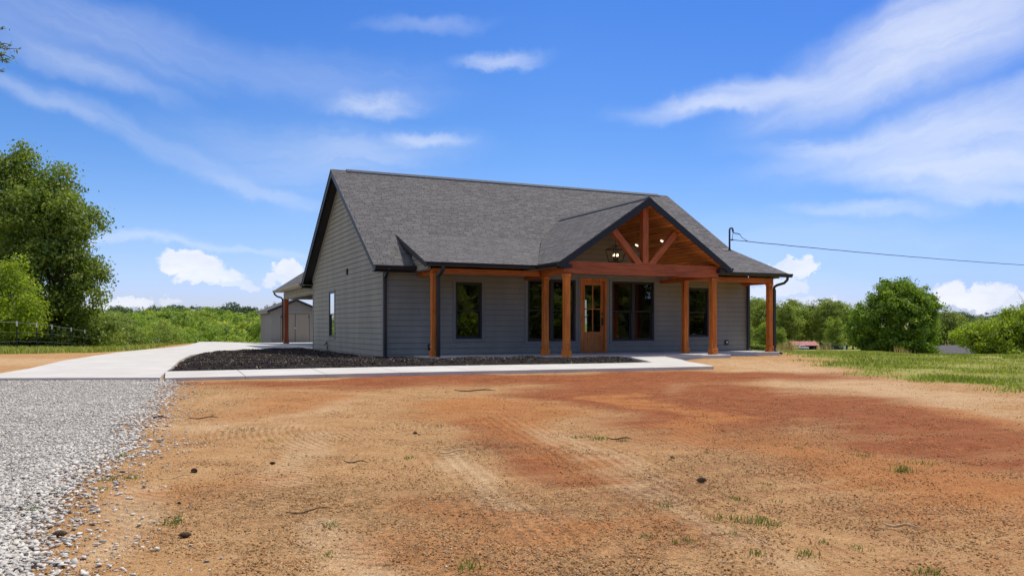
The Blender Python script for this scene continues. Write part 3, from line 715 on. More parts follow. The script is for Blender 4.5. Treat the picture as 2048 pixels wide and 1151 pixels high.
# main roof
fr = nrm((0, 1, MS)); bk = nrm((0, -1, MS))
A = [(-.42, EAVE_Y, EAVE_Z), (PX0 + .16, EAVE_Y, EAVE_Z), (PX0 + .16, RIDGE_Y, RIDGE_Z), (-.42, RIDGE_Y, RIDGE_Z)]
B = [(PX0 + .16, KNEE - .25, main_z(KNEE - .25)), (PX1, KNEE - .25, main_z(KNEE - .25)), (PX1, RIDGE_Y, RIDGE_Z), (PX0 + .16, RIDGE_Y, RIDGE_Z)]
front_poly = [A[0], A[1], B[0], B[1], B[2], A[3]]
mbr = MB().prism(A, (0, 0, -.035)).prism(B, (0, 0, -.035))
o = mbr.build_each('roof', M['shingle'], HOUSE, uvaxes=((1, 0, 0), fr))
bkp = [(-.42, BACK_Y, EAVE_Z), (PX1, BACK_Y, EAVE_Z), (PX1, RIDGE_Y + .003, RIDGE_Z), (-.42, RIDGE_Y + .003, RIDGE_Z)]
roof_slab('roof', bkp, ((1, 0, 0), bk), label='rear slope of the main shingle roof')
# soffit under the rakes (left and right overhang only) and rake boards
def rake(x0, x1, name='rake_board'):
    b = MB()
    b.prism([(x0, EAVE_Y, EAVE_Z - .04), (x0, RIDGE_Y, RIDGE_Z - .04), (x0, RIDGE_Y, RIDGE_Z - .27), (x0, EAVE_Y, EAVE_Z - .23)], (x1 - x0, 0, 0))
    b.prism([(x0, BACK_Y, EAVE_Z - .04), (x0, RIDGE_Y + .002, RIDGE_Z - .04), (x0, RIDGE_Y + .002, RIDGE_Z - .27), (x0, BACK_Y, EAVE_Z - .23)], (x1 - x0, 0, 0))
    b.build_each(name, M['navy'], HOUSE)
rake(-.40, -.37)
b = MB(); x0 = PX1 - .03
b.prism([(x0, KNEE, main_z(KNEE) - .04), (x0, RIDGE_Y, RIDGE_Z - .04), (x0, RIDGE_Y, RIDGE_Z - .27), (x0, KNEE, main_z(KNEE) - .25)], (.03, 0, 0))
b.prism([(x0, BACK_Y, EAVE_Z - .04), (x0, RIDGE_Y + .002, RIDGE_Z - .04), (x0, RIDGE_Y + .002, RIDGE_Z - .27), (x0, BACK_Y, EAVE_Z - .23)], (.03, 0, 0))
b.build_each('rake_board', M['navy'], HOUSE)
b = MB()
for sx0, sx1 in ((-.365, -.005), (WX1 + .005, PX1 - .035)):
    y0 = EAVE_Y + .02 if sx0 < 0 else KNEE
    b.prism([(sx0, y0, main_z(y0) - .15), (sx1, y0, main_z(y0) - .15), (sx1, RIDGE_Y, RIDGE_Z - .15), (sx0, RIDGE_Y, RIDGE_Z - .15)], (0, 0, -.03))
    b.prism([(sx0, BACK_Y - .02, EAVE_Z - .14), (sx1, BACK_Y - .02, EAVE_Z - .14), (sx1, RIDGE_Y + .002, RIDGE_Z - .15), (sx0, RIDGE_Y + .002, RIDGE_Z - .15)], (0, 0, -.03))
b.build_each('soffit', M['soffit'], HOUSE)
# eave returns: boxed front soffit left of the porch, back soffit
b = MB().box(-.36, PX0 + .1, EAVE_Y + .02, -.02, 2.60, 2.63).box(-.36, 8, WY1 + .1, BACK_Y - .02, 2.60, 2.63)
b.build_each('soffit', M['soffit'], HOUSE)
# ridge vent
rv = MB()
for i in range(1):
    xa = 0.16
    rv.prism([(xa, RIDGE_Y - .17, RIDGE_Z - .085), (xa, RIDGE_Y, RIDGE_Z + .042), (xa, RIDGE_Y + .17, RIDGE_Z - .085), (xa, RIDGE_Y + .17, RIDGE_Z - .11), (xa, RIDGE_Y - .17, RIDGE_Z - .11)], (13.96, 0, 0))
rvo = rv.build('ridge_vent', M['ridge'], HOUSE)
MB().bar((.17, RIDGE_Y - .158, RIDGE_Z - .062), (14.1, RIDGE_Y - .158, RIDGE_Z - .062), .02, .014).build('vent_edge', M['flash'], rvo)
# porch roof, two halves either side of the gable
pf = nrm((0, 1, PS))
def pz(y): return PZ + PS * (y - PY)
PLp = [(PX0, PY, PZ), (GXM - GHW, PY, PZ), (VX, KNEE + .06, pz(KNEE + .06)), (PX0, KNEE + .06, pz(KNEE + .06))]
PRp = [(2 * GXM - p[0] if i in (1, 2) else PX1, p[1], p[2]) for i, p in enumerate(PLp)]
o = MB().prism(PLp, (0, 0, -.035)).prism(PRp, (0, 0, -.035)).build_each('porch_roof', M['shingle'], HOUSE, uvaxes=((1, 0, 0), pf))
b = MB()
for poly in (PLp, PRp): b.prism([(p[0], p[1] + (.01 if p[1] == PY else 0), p[2] - .038) for p in poly], (0, 0, -.06))
b.build_each('roof_deck', M['soffit'], HOUSE)
# gable roof
gl = nrm((1, 0, GS)); grr = nrm((-1, 0, GS))
GLp = [(GXM - GHW, GY, GZ0), (GXM, GY, GZ1), (GXM, GBACK + .05, GZ1), (VX, KNEE, GZ0 + GS * (VX - GXM + GHW)), (GXM - GHW, PY, GZ0)]
GRp = [(2 * GXM - x + .0, y, z) for x, y, z in GLp]
up_ = lambda pts, d: [(x, y, z + d) for x, y, z in pts]
o = MB().prism(up_(GLp, .012), (0, 0, -.035)).build('gable_roof', M['shingle'], HOUSE, uvaxes=((0, 1, 0), gl))
o = MB().prism(up_(GRp, .012), (0, 0, -.035)).build('gable_roof', M['shingle'], HOUSE, uvaxes=((0, 1, 0), grr))
b = MB()
for ya in (GY + .02,):
    b.prism([(GXM - .13, ya, GZ1 - .045), (GXM, ya, GZ1 + .040), (GXM + .13, ya, GZ1 - .045), (GXM + .13, ya, GZ1 - .06), (GXM - .13, ya, GZ1 - .06)], (0, GBACK - GY - .3, 0))
b.build('ridge_cap', M['ridge'], HOUSE)
# gable fascia: two black boards meeting at the peak
b = MB()
for sgn in (-1, 1):
    xe = GXM + sgn * GHW
    b.prism([(xe, GY - .03, GZ0 - .01), (GXM, GY - .03, GZ1 - .01), (GXM, GY - .03, GZ1 - .235), (GXM + sgn * (GHW - .16), GY - .03, GZ0 - .11), (GXM + sgn * (GHW - .16), GY - .03, GZ0 - .16), (xe, GY - .03, GZ0 - .16)], (0, .03, 0))
b.build_each('gable_fascia', M['navy'], HOUSE)
b = MB()
for sgn in (-1, 1):
    xe = GXM + sgn * (GHW - .02); x2 = GXM + sgn * (GHW - .42)
    b.box(min(xe, x2), max(xe, x2), GY + .002, GY + .25, GZ0 - .17, GZ0 - .06)
b.build_each('fascia_return', M['navy'], HOUSE)
# vaulted timber ceiling under the gable
b = MB()
for sgn in (-1, 1):
    pts = [(GXM + sgn * (GHW - .17), GY + .01, GZ0 - .055 - .01), (GXM, GY + .01, GZ1 - .17), (GXM, -.02, GZ1 - .17), (GXM + sgn * (GHW - .17), -.02, GZ0 - .065)]
    b.prism(pts, (0, 0, -.022))
vc = b.build_each('vaulted_ceiling', M['ceil'], HOUSE)
# flat ceilings over the side bays of the porch
b = MB().box(PX0 + .25, GXM - GHW + .2, -1.35, -.02, 2.655, 2.675).box(GXM + GHW - .2, PX1 - .4, -1.35, -.02, 2.655, 2.675)
b.build_each('porch_ceiling', M['wood_x'], HOUSE)
for yy in (-.31, -1.85):
    xx = 9.04; zc = GZ1 - .17 - GS * (xx - GXM) - .030
    ang = math.atan(GS); b = MB()
    ring = [(math.cos(q) * .062, math.sin(q) * .062) for q in np.linspace(0, 2 * PI, 20, endpoint=False)]
    u_ = np.array([math.cos(ang), 0, -math.sin(ang)]); n_ = np.array([-math.sin(ang), 0, -math.cos(ang)])
    b.prism([np.array([xx, yy, zc]) + u_ * c + np.array([0, s, 0]) for c, s in ring], n_ * .015)
    b.build('recessed_light', M['downlight'], HOUSE)

# ---- lap siding
def siding(b, fn, s0, s1, z0, z1, openings=(), course=0.178, proud=0.017):
    """fn(s, d, z) -> point; s0, s1 functions of z (or numbers)"""
    f0 = s0 if callable(s0) else (lambda z: s0); f1 = s1 if callable(s1) else (lambda z: s1)
    z = z0
    while z < z1 - 1e-4:
        ze = min(z + course, z1)
        cuts = sorted({z, ze} | {q for o_ in openings for q in (o_[2], o_[3]) if z < q < ze})
        off = lambda q: proud * (1 - (q - z) / course) + .003
        for a, c in zip(cuts[:-1], cuts[1:]):
            mid = (a + c) / 2
            holes = sorted([(o_[0], o_[1]) for o_ in openings if o_[2] <= mid <= o_[3]])
            if len(cuts) == 2 and course < .19 and f1(z) - f0(z) > 2.5:
                jr = random.Random(int(z * 1000) + int(f1(z) * 77)); q = f0(z) + jr.uniform(.6, 3.4)
                while q < f1(z) - .5:
                    if all(q < h[0] - .2 or q > h[1] + .2 for h in holes): holes = sorted(holes + [(q, q + .005)])
                    q += 3.66
            segs = []; cur = None
            edges = [(f0(a), f0(c))] + [q for h in holes for q in ((h[0], h[0]), (h[1], h[1]))] + [(f1(a), f1(c))]
            for i in range(0, len(edges), 2):
                (la, lc), (ra, rc) = edges[i], edges[i + 1]
                if ra - la < 1e-3 and rc - lc < 1e-3: continue
                g = a
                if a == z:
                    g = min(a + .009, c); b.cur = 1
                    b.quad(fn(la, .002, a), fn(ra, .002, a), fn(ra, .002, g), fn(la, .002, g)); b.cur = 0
                b.quad(fn(la, off(g), g), fn(ra, off(g), g), fn(rc, off(c), c), fn(lc, off(c), c))
        z = ze
    return b
FRONT = lambda s, d, z: (s, -d, z)
LEFT = lambda s, d, z: (-d, s, z)
RIGHT = lambda s, d, z: (WX1 + d, s, z)
BACK = lambda s, d, z: (s, WY1 + d, z)
W1 = (2.37, 3.285, 0.515, 2.345); W2 = (4.93, 6.755, 0.415, 2.51); W3 = (8.2, 9.965, 0.405, 2.50); W4 = (11.455, 12.37, 0.53, 2.34); DR = (6.985, 7.955, 0.02, 2.54)
SW = (6.99, 7.98, 0.50, 2.30)
BW = (13.0, 13.72, 0.45, 2.35)
OPEN_F = [W1, W2, W3, W4, DR]
b = siding(MB(), FRONT, 0.0, WX1, -.14, 2.70, OPEN_F)
# the wall carries on up under the vaulted ceiling
zt = GZ1 - .17
siding(b, FRONT, lambda z: GXM - (zt - z) / GS, lambda z: GXM + (zt - z) / GS, 2.70, zt - .02)
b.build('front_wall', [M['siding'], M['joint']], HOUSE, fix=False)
gl_top = RIDGE_Z - .16
b = siding(MB(), LEFT, 0.0, WY1, -.2, 2.60, [SW])
siding(b, LEFT, lambda z: max(0, EAVE_Y + (z + .17 - EAVE_Z) / MS) if z > 2.75 else 0.0, lambda z: min(WY1, BACK_Y - (z + .17 - EAVE_Z) / MS), 2.60, gl_top)
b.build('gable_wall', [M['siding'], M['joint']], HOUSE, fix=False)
b = siding(MB(), RIGHT, 0.0, WY1, -.2, 2.60)
siding(b, RIGHT, lambda z: max(0, EAVE_Y + (z + .17 - EAVE_Z) / MS), lambda z: min(WY1, BACK_Y - (z + .17 - EAVE_Z) / MS), 2.60, gl_top)
siding(b, BACK, 0.0, WX1, -.2, 2.70, [BW])
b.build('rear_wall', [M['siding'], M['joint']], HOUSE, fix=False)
# inner skin, floor, ceiling and one partition
def skin(b, fn, s0, s1, z0, z1, openings):
    cuts = sorted({z0, z1} | {q for o_ in openings for q in o_[2:4]})
    for a, c in zip(cuts[:-1], cuts[1:]):
        holes = sorted([(o_[0], o_[1]) for o_ in openings if o_[2] <= (a + c) / 2 <= o_[3]])
        e_ = [s0] + [q for h in holes for q in h] + [s1]
        for i in range(0, len(e_), 2): b.quad(fn(e_[i], -.13, a), fn(e_[i + 1], -.13, a), fn(e_[i + 1], -.13, c), fn(e_[i], -.13, c))
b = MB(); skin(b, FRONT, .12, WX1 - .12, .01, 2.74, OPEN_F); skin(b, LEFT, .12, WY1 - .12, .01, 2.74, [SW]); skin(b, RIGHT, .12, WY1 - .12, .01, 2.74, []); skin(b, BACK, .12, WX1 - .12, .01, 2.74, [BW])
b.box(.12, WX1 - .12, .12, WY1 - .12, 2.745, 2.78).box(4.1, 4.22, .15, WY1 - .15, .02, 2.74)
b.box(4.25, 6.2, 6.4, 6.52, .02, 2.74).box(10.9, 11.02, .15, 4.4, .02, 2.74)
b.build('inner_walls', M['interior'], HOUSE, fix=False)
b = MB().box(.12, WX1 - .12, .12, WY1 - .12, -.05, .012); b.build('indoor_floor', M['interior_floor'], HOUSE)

# ---- windows
def window(fn, W, double=False, trim=True, glass='glass', push=0.0):
    s0, s1, z0, z1 = W; fw = .055
    def bx(b, a, c, d0, d1, e, g):
        p, q = fn(a, d0, e), fn(c, d1, g); b.box(min(p[0], q[0]), max(p[0], q[0]), min(p[1], q[1]), max(p[1], q[1]), e, g)
    b = MB()
    bx(b, s0, s0 + fw, -.12, .020, z0, z1); bx(b, s1 - fw, s1, -.12, .020, z0, z1)
    bx(b, s0 + fw, s1 - fw, -.12, .020, z0, z0 + fw); bx(b, s0 + fw, s1 - fw, -.12, .020, z1 - fw, z1)
    units = [(s0 + fw, s1 - fw)]
    if double:
        m_ = (s0 + s1) / 2; bx(b, m_ - .06, m_ + .06, -.12, .016, z0 + fw, z1 - fw); units = [(s0 + fw, m_ - .06), (m_ + .06, s1 - fw)]
    w = b.build('window', M['black'], HOUSE)
    zm = (z0 + z1) / 2
    for a, c in units:
        for lo, hi, d in ((z0 + fw, zm + .02, -.06 + push), (zm - .02, z1 - fw, -.025 + push)):
            sb = MB(); r_ = .035
            bx(sb, a, a + r_, d - .03, d, lo, hi); bx(sb, c - r_, c, d - .03, d, lo, hi)
            bx(sb, a + r_, c - r_, d - .03, d, lo, lo + r_); bx(sb, a + r_, c - r_, d - .03, d, hi - r_, hi)
            sb.build('sash', M['black'], w)
            MB().quad(fn(a + r_, d - .015, lo + r_), fn(c - r_, d - .015, lo + r_), fn(c - r_, d - .015, hi - r_), fn(a + r_, d - .015, hi - r_)).build('pane', M[glass], w)
    if trim:
        t = .09; tb = MB()
        bx(tb, s0 - t, s0, .0, .032, z0 - t, z1 + t); bx(tb, s1, s1 + t, .0, .032, z0 - t, z1 + t)
        bx(tb, s0, s1, .0, .030, z1, z1 + t); bx(tb, s0, s1, .0, .030, z0 - t, z0)
        tb.build('window_trim', M['trim'], w)
    return w
window(FRONT, W1); window(FRONT, W2, True); window(FRONT, W3, True); window(FRONT, W4); window(LEFT, SW, False, True, 'glass_side', .045); window(BACK, BW)
# ---- front door
s0, s1, z0, z1 = DR
b = MB(); jw = .055
b.box(s0 - .03, s0 + jw, -.035, .12, z0, z1 + .03).box(s1 - jw, s1 + .03, -.035, .12, z0, z1 + .03).box(s0 + jw, s1 - jw, -.035, .12, z1 - jw, z1 + .03).box(s0 + jw, s1 - jw, -.03, .12, z0 - .01, z0 + .025)
b.build('door_frame', M['wood_z'], HOUSE)
d0, d1 = s0 + jw + .004, s1 - jw - .004; zb, ztp = z0 + .03, z1 - jw - .004; st = .115; yd0, yd1 = .045, .09
g0, g1 = zb + .68, ztp - .13
b = MB().box(d0, d0 + st, yd0, yd1, zb, ztp).box(d1 - st, d1, yd0, yd1, zb, ztp).box(d0 + st, d1 - st, yd0, yd1, g1, ztp).box(d0 + st, d1 - st, yd0, yd1, zb, zb + .24).box(d0 + st, d1 - st, yd0, yd1, g0 - .13, g0)
b.box(d0 + st, d1 - st, yd0 + .022, yd1, zb + .24, g0 - .13).box(d0 + st + .05, d1 - st - .05, yd0 + .006, yd0 + .022, zb + .29, g0 - .18)
mx = (d0 + d1) / 2; mz = g0 + (g1 - g0) * .49
b.box(mx - .018, mx + .018, yd0 + .004, yd1, g0, g1).box(d0 + st, mx - .018, yd0 + .004, yd1, mz - .018, mz + .018).box(mx + .018, d1 - st, yd0 + .004, yd1, mz - .018, mz + .018)
door = b.build('door', M['door_wood'], HOUSE)
for a, c in ((d0 + st, mx - .018), (mx + .018, d1 - st)):
    for e, g in ((g0, mz - .018), (mz + .018, g1)):
        MB().quad((a, .07, e), (c, .07, e), (c, .07, g), (a, .07, g)).build('pane', M['glass'], door)
b = MB().box(d1 - .085, d1 - .03, yd0 - .012, yd0, .95, 1.22).tube([(d1 - .058, yd0 - .01, 1.20), (d1 - .058, yd0 - .06, 1.17), (d1 - .058, yd0 - .065, 1.05), (d1 - .058, yd0 - .045, .95)], .011, 8).tube([(d1 - .058, yd0, 1.36), (d1 - .058, yd0 - .02, 1.36)], .032, 12).tube([(d1 - .058, yd0 - .01, 1.19), (d1 - .058, yd0 - .05, 1.19)], .022, 10)
b.build('handle', M['black'], door)
# grey casing around the door
b = MB().box(s0 - .13, s0 - .034, -.032, 0, 0, z1 + .13).box(s1 + .034, s1 + .13, -.032, 0, 0, z1 + .13).box(s0 - .034, s1 + .034, -.030, 0, z1 + .034, z1 + .13)
b.build('door_casing', M['trim'], HOUSE)
# corner boards, rake frieze on the gable wall, outlet boxes, vent and hose tap
b = MB().box(-.028, .09, -.03, .0, -.2, 2.60).box(-.028, -.0, .0, .09, -.2, 2.60).box(-.028, 0, WY1 - .10, WY1 + .02, -.1, 2.62).box(WX1 - .09, WX1 + .028, -.03, 0, -.12, 2.68).box(WX1, WX1 + .028, .0, .09, -.1, 2.60)
for (ya, za, yb, zb_) in ((EAVE_Y + .32, EAVE_Z + .02, RIDGE_Y, RIDGE_Z - .20), (BACK_Y - .6, EAVE_Z + .17, RIDGE_Y, RIDGE_Z - .20)):
    b.prism([(-.03, ya, za), (-.03, yb, zb_), (-.03, yb, zb_ - .17), (-.03, ya, za - .15)], (.03, 0, 0))
b.build_each('corner_trim', M['trim'], HOUSE)
for xo, zo in ((1.51, .265), (13.19, .315)):
    ob = MB().box(xo - .075, xo + .075, -.06, -.015, zo - .095, zo + .095).build('outlet_box', M['black'], HOUSE, .008)
    MB().box(xo - .025, xo + .025, -.068, -.06, zo - .015, zo + .045).build('socket', M['white'], ob)
b = MB().box(-.07, -.015, 4.73, 4.86, 2.80, 2.99).prism([(-.07, 4.72, 2.99), (-.015, 4.72, 3.02), (-.015, 4.87, 3.02), (-.07, 4.87, 2.99)], (0, 0, -.015))
b.build('wall_vent', M['black'], HOUSE)
b = MB().tube([(-.02, 8.22, .23), (-.13, 8.22, .23), (-.16, 8.22, .17)], .022, 8).tube([(-.07, 8.22, .24), (-.07, 8.22, .31)], .016, 6).tube([(-.07, 8.17, .31), (-.07, 8.27, .31)], .014, 6)
tap = b.build('hose_tap', M['black'], HOUSE); MB().tube([(-.05, 8.26, .16), (-.05, 8.26, -.16)], .03, 8).build('pipe', M['trim'], tap)

# ---- porch floor, posts, beams
b = MB().prism([(.97, -.015, 0), (.97, -1.68, 0), (4.6, -1.70, 0), (4.6, -3.40, 0), (10.65, -3.40, 0), (10.65, -1.70, 0), (14.28, -1.66, 0), (14.28, -.015, 0)], (0, 0, -.22))
b.build('porch_floor', M['slab'], HOUSE, .012)
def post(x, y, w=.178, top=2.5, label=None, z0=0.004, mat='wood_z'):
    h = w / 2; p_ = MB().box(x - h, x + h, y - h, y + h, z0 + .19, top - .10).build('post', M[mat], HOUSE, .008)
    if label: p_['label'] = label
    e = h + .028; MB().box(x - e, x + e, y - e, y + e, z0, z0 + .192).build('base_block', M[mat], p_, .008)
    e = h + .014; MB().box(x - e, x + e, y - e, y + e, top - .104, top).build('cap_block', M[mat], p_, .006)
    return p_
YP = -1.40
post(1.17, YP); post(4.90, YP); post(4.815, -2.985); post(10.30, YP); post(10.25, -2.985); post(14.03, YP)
BT = .20
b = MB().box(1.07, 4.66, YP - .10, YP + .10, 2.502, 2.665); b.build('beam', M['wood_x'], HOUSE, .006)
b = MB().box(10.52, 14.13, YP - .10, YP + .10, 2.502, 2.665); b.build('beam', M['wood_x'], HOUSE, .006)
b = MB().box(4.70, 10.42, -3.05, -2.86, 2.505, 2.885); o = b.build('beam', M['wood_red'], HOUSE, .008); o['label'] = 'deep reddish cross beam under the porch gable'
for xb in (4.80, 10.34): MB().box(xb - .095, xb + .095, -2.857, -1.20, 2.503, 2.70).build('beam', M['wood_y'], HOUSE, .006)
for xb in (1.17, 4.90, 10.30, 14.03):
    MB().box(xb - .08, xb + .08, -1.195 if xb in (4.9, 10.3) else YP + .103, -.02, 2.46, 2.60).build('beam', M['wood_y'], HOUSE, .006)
# truss timbers in the gable
def timber(p0, p1, w, d, mat, name):
    p0, p1 = Vector(p0), Vector(p1); L_ = (p1 - p0).length
    o = MB().box(-w/2, w/2, -d/2, d/2, 0, L_).build(name, M[mat], HOUSE, .006)
    o.location = p0; o.rotation_euler = (0, math.atan2(p1.x - p0.x, p1.z - p0.z), 0); return o
timber((GXM, -2.955, 2.887), (GXM, -2.955, GZ1 - .22), .205, .19, 'wood_truss', 'king_post')
timber((7.43, -2.955, 2.82), (6.44, -2.955, 3.90), .20, .175, 'wood_truss', 'brace')
timber((7.77, -2.955, 2.82), (8.76, -2.955, 3.90), .20, .175, 'wood_truss', 'brace')

# ---- gutters and downspouts
def gutter(p0, p1, out, mat='black', h=.125, w=.12):
    """k-style gutter from p0 to p1 (top back edge), opening away along out"""
    p0, p1, o_ = Vector(p0), Vector(p1), Vector(out)
    prof = [(0, 0), (0, -h), (w * .62, -h), (w * .80, -h * .55), (w, -h * .30), (w, 0), (w * .9, 0), (w * .9, -h * .2), (w * .1, -h * .5), (w * .1, 0)]
    pts = [p0 + o_ * a + Vector((0, 0, c)) for a, c in prof]
    return MB().prism(pts, p1 - p0).build('gutter', M[mat], HOUSE)
gutter((-.40, EAVE_Y, EAVE_Z - .01), (PX0 + .12, EAVE_Y, EAVE_Z - .01), (0, -1, 0))
gutter((PX0, PY, PZ - .012), (GXM - GHW - .10, PY, PZ - .012), (0, -1, 0))
gutter((GXM + GHW + .10, PY, PZ - .012), (PX1 + .10, PY, PZ - .012), (0, -1, 0))
gutter((GXM - GHW, PY - .0, GZ0 - .012), (GXM - GHW, GY - .02, GZ0 - .012), (-1, 0, 0))
gutter((GXM + GHW, PY - .0, GZ0 - .012), (GXM + GHW, GY - .02, GZ0 - .012), (1, 0, 0))
def spout(pts, w=.085, d=.065, shoe=True):
    b = MB(); pts = [Vector(p) for p in pts]
    for a, c in zip(pts[:-1], pts[1:]): b.bar(a - (c - a).normalized() * .025, c + (c - a).normalized() * .025, w, d, (0, 1, 0) if abs((c - a).normalized().z) > .7 else (0, 0, 1))
    return b.build('downspout', M['black'], HOUSE, .006)
spout([(.035, EAVE_Y - .07, 2.66), (.035, -.30, 2.56), (.035, -.085, 2.42), (.035, -.085, -.06)])
spout([(1.31, PY - .07, 2.70), (1.31, PY - .06, 2.60), (1.245, YP - .17, 2.42), (1.245, YP - .17, -.08)], .11, .08)
MB().box(1.20, 1.31, YP - .23, YP - .13, -.10, -.075).build('splash_clip', M['white'], HOUSE)
b = MB(); arc = [(PX1 - .10, PY - .05, 2.70), (PX1 - .11, PY - .04, 2.60), (PX1 - .17, PY + .05, 2.49), (14.30, -1.50, 2.42), (14.235, YP - .03, 2.36), (14.22, YP - .03, 2.24)]
b.tube(arc, .05, 10); b.box(14.165, 14.275, YP - .075, YP + .015, .12, 2.26); b.tube([(14.22, YP - .03, .14), (14.235, YP - .05, .03), (14.33, YP - .10, -.03), (14.47, YP - .18, -.06)], .05, 8)
b.build('downspout', M['black'], HOUSE)
spout([(14.19, -.075, 2.62), (14.19, -.075, .05)], .11, .07)
MB().tube([(14.19, -.075, .08), (14.20, -.12, .03), (14.28, -.2, .01)], .045, 8).build('downspout', M['black'], HOUSE)
# cheek panel closing the left end of the porch roof, and its rake board
b = siding(MB(), lambda s, d, z: (PX0 + .15 - d, s, z), lambda z: max(PY + .12, (z - PZ + .08) / PS + PY), .0, 2.62, 3.30)
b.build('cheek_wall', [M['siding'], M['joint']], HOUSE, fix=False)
b = MB().box(PX0 + .155, PX0 + .19, PY + .1, -.03, 2.60, 2.85)
b.build('cheek_backing', M['trim'], HOUSE)
b = MB().prism([(PX0 - .005, PY, PZ - .035), (PX0 - .005, KNEE + .05, pz(KNEE + .05) - .035), (PX0 - .005, KNEE + .05, pz(KNEE + .05) - .06), (PX0 - .005, KNEE - .5, pz(KNEE - .5) - .2), (PX0 - .005, PY, PZ - .16)], (.03, 0, 0))
b.prism([(PX1 - .03, PY, PZ - .035), (PX1 - .03, KNEE, pz(KNEE) - .035), (PX1 - .03, KNEE, pz(KNEE) - .2), (PX1 - .03, PY, PZ - .16)], (.03, 0, 0))
b.prism([(PX0 + .028, PY, PZ - .11), (PX0 + .16, PY, PZ - .11), (PX0 + .16, KNEE - .3, pz(KNEE - .3) - .11), (PX0 + .028, KNEE - .3, pz(KNEE - .3) - .11)], (0, 0, -.02))
b.build_each('rake_board', M['navy'], HOUSE)
# right end closing panel of the porch roof
MB().prism([(PX1 - .35, PY + .12, 2.66), (PX1 - .35, -.0, 2.66), (PX1 - .35, 0, pz(0) - .1), (PX1 - .35, PY + .12, pz(PY + .12) - .1)], (.02, 0, 0)).build('cheek_wall', M['trim'], HOUSE)

# ---- carport behind the gable wall
CE, CZ, CS_ = -.42, 2.84, .66; CXM = 3.7
def cz(x): return CZ + CS_ * (x - CE)
CL = [(CE, 20.05, CZ), (CXM, 20.05, cz(CXM)), (CXM, 12.0 - 1.04 * (CXM + .4), cz(CXM)), (CE, 12.0, CZ)]
CR = [(2 * CXM - x, y, z) for x, y, z in CL]
MB().prism(CL, (0, 0, -.035)).build('carport_roof', M['shingle'], HOUSE, uvaxes=((0, 1, 0), nrm((1, 0, CS_))))
MB().prism(CR, (0, 0, -.035)).build('carport_roof', M['shingle'], HOUSE, uvaxes=((0, 1, 0), nrm((-1, 0, CS_))))
b = MB().prism([(CE, 20.06, CZ - .02), (CXM, 20.06, cz(CXM) - .02), (2 * CXM - CE, 20.06, CZ - .02), (2 * CXM - CE, 20.06, CZ - .18), (CXM, 20.06, cz(CXM) - .24), (CE, 20.06, CZ - .18)], (0, .03, 0))
b.build_each('rake_board', M['navy'], HOUSE)
gutter((CE + .02, 12.0, CZ - .02), (CE + .02, 20.1, CZ - .02), (-1, 0, 0), 'tan_metal')
MB().box(CE + .03, -.03, 11.5, 20.0, CZ - .13, CZ - .10).build('soffit', M['tan_metal'], HOUSE)
b = siding(MB(), LEFT, WY1 + .03, 19.6, 2.36, 2.72); b.box(.002, .16, WY1 + .03, 19.6, 2.35, 2.71); b.box(.16, 7.5, 19.42, 19.6, 2.35, 2.71)
b.prism([(.1, 19.45, 2.71), (7.3, 19.45, 2.71), (CXM, 19.45, cz(CXM) - .25)], (0, .12, 0))
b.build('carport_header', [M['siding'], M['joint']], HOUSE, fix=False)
MB().box(.16, 7.4, WY1 + .12, 19.42, 2.66, 2.69).build('carport_ceiling', M['soffit'], HOUSE)
post(.09, 19.42, .22, 2.36, 'dark red brown carport post', .035, 'wood_truss'); post(7.3, 19.42, .22, 2.36, 'dark red brown carport post', .035, 'wood_truss')
b = MB().tube([(CE - .04, 19.75, 2.74), (CE - .04, 19.74, 2.62), (CE + .10, 19.72, 2.50), (CE + .30, 19.70, 2.44), (-.06, 19.66, 2.36), (-.05, 19.64, 2.2), (-.05, 19.62, .12)], .045, 8)
b.build('downspout', M['black'], HOUSE)

# ---- service mast
MX, MY = 14.42, 1.30
mz0 = main_z(MY)
b = MB().tube([(MX, MY, mz0 - .1), (MX, MY, mz0 + .83), (MX + .02, MY, mz0 + .90), (MX + .08, MY, mz0 + .935), (MX + .14, MY, mz0 + .91), (MX + .165, MY, mz0 + .84), (MX + .165, MY, mz0 + .78)], .036, 10)
b.tube([(MX, MY, mz0 + .46), (MX + .13, MY, mz0 + .46)], .02, 6).tube([(MX + .13, MY, mz0 + .43), (MX + .13, MY, mz0 + .50)], .03, 8)
mast = b.build('service_mast', M['galv'], HOUSE, smooth=True)
MB().prism([(MX - .28, MY - .2, main_z(MY - .2) + .006), (MX + .14, MY - .2, main_z(MY - .2) + .006), (MX + .14, MY + .15, main_z(MY + .15) + .006), (MX - .28, MY + .15, main_z(MY + .15) + .006)], (0, 0, .01)).tube([(MX, MY, mz0), (MX, MY, mz0 + .10)], .07, 10, .04).build('flashing', M['black'], mast)
# overhead cable from the mast to the pole by the road
p0 = np.array([MX + .14, MY, mz0 + .46]); p1 = at(2420, 542, 62)
b = MB(); pts = []
for s in np.linspace(0, 1, 60):
    p = p0 * (1 - s) + p1 * s; p = p + np.array([0, 0, -0.34 * 4 * s * (1 - s) + .006 * math.sin(s * 150)]); pts.append(p)
b.tube(pts, .015, 6)
b.tube([(MX + .165, MY, mz0 + .78), (MX + .17, MY, mz0 + .70), (MX + .10, MY - .05, mz0 + .60), (MX + .16, MY, mz0 + .50)], .010, 5)
b.tube([(MX + .165, MY, mz0 + .77), (MX + .35, MY, mz0 + .74), (MX + .52, MY, mz0 + .70), (MX + .60, MY, mz0 + .58), pts[1] + np.array([0, 0, .01])], .012, 5)
b.tube([(MX + .165, MY, mz0 + .75), (MX + .3, MY, mz0 + .70), (MX + .50, MY, mz0 + .69)], .010, 5)
cab = b.build('overhead_cable', M['black'], smooth=True); tag(cab, 'thin black overhead cable strung to the mast on the roof', 'cable')

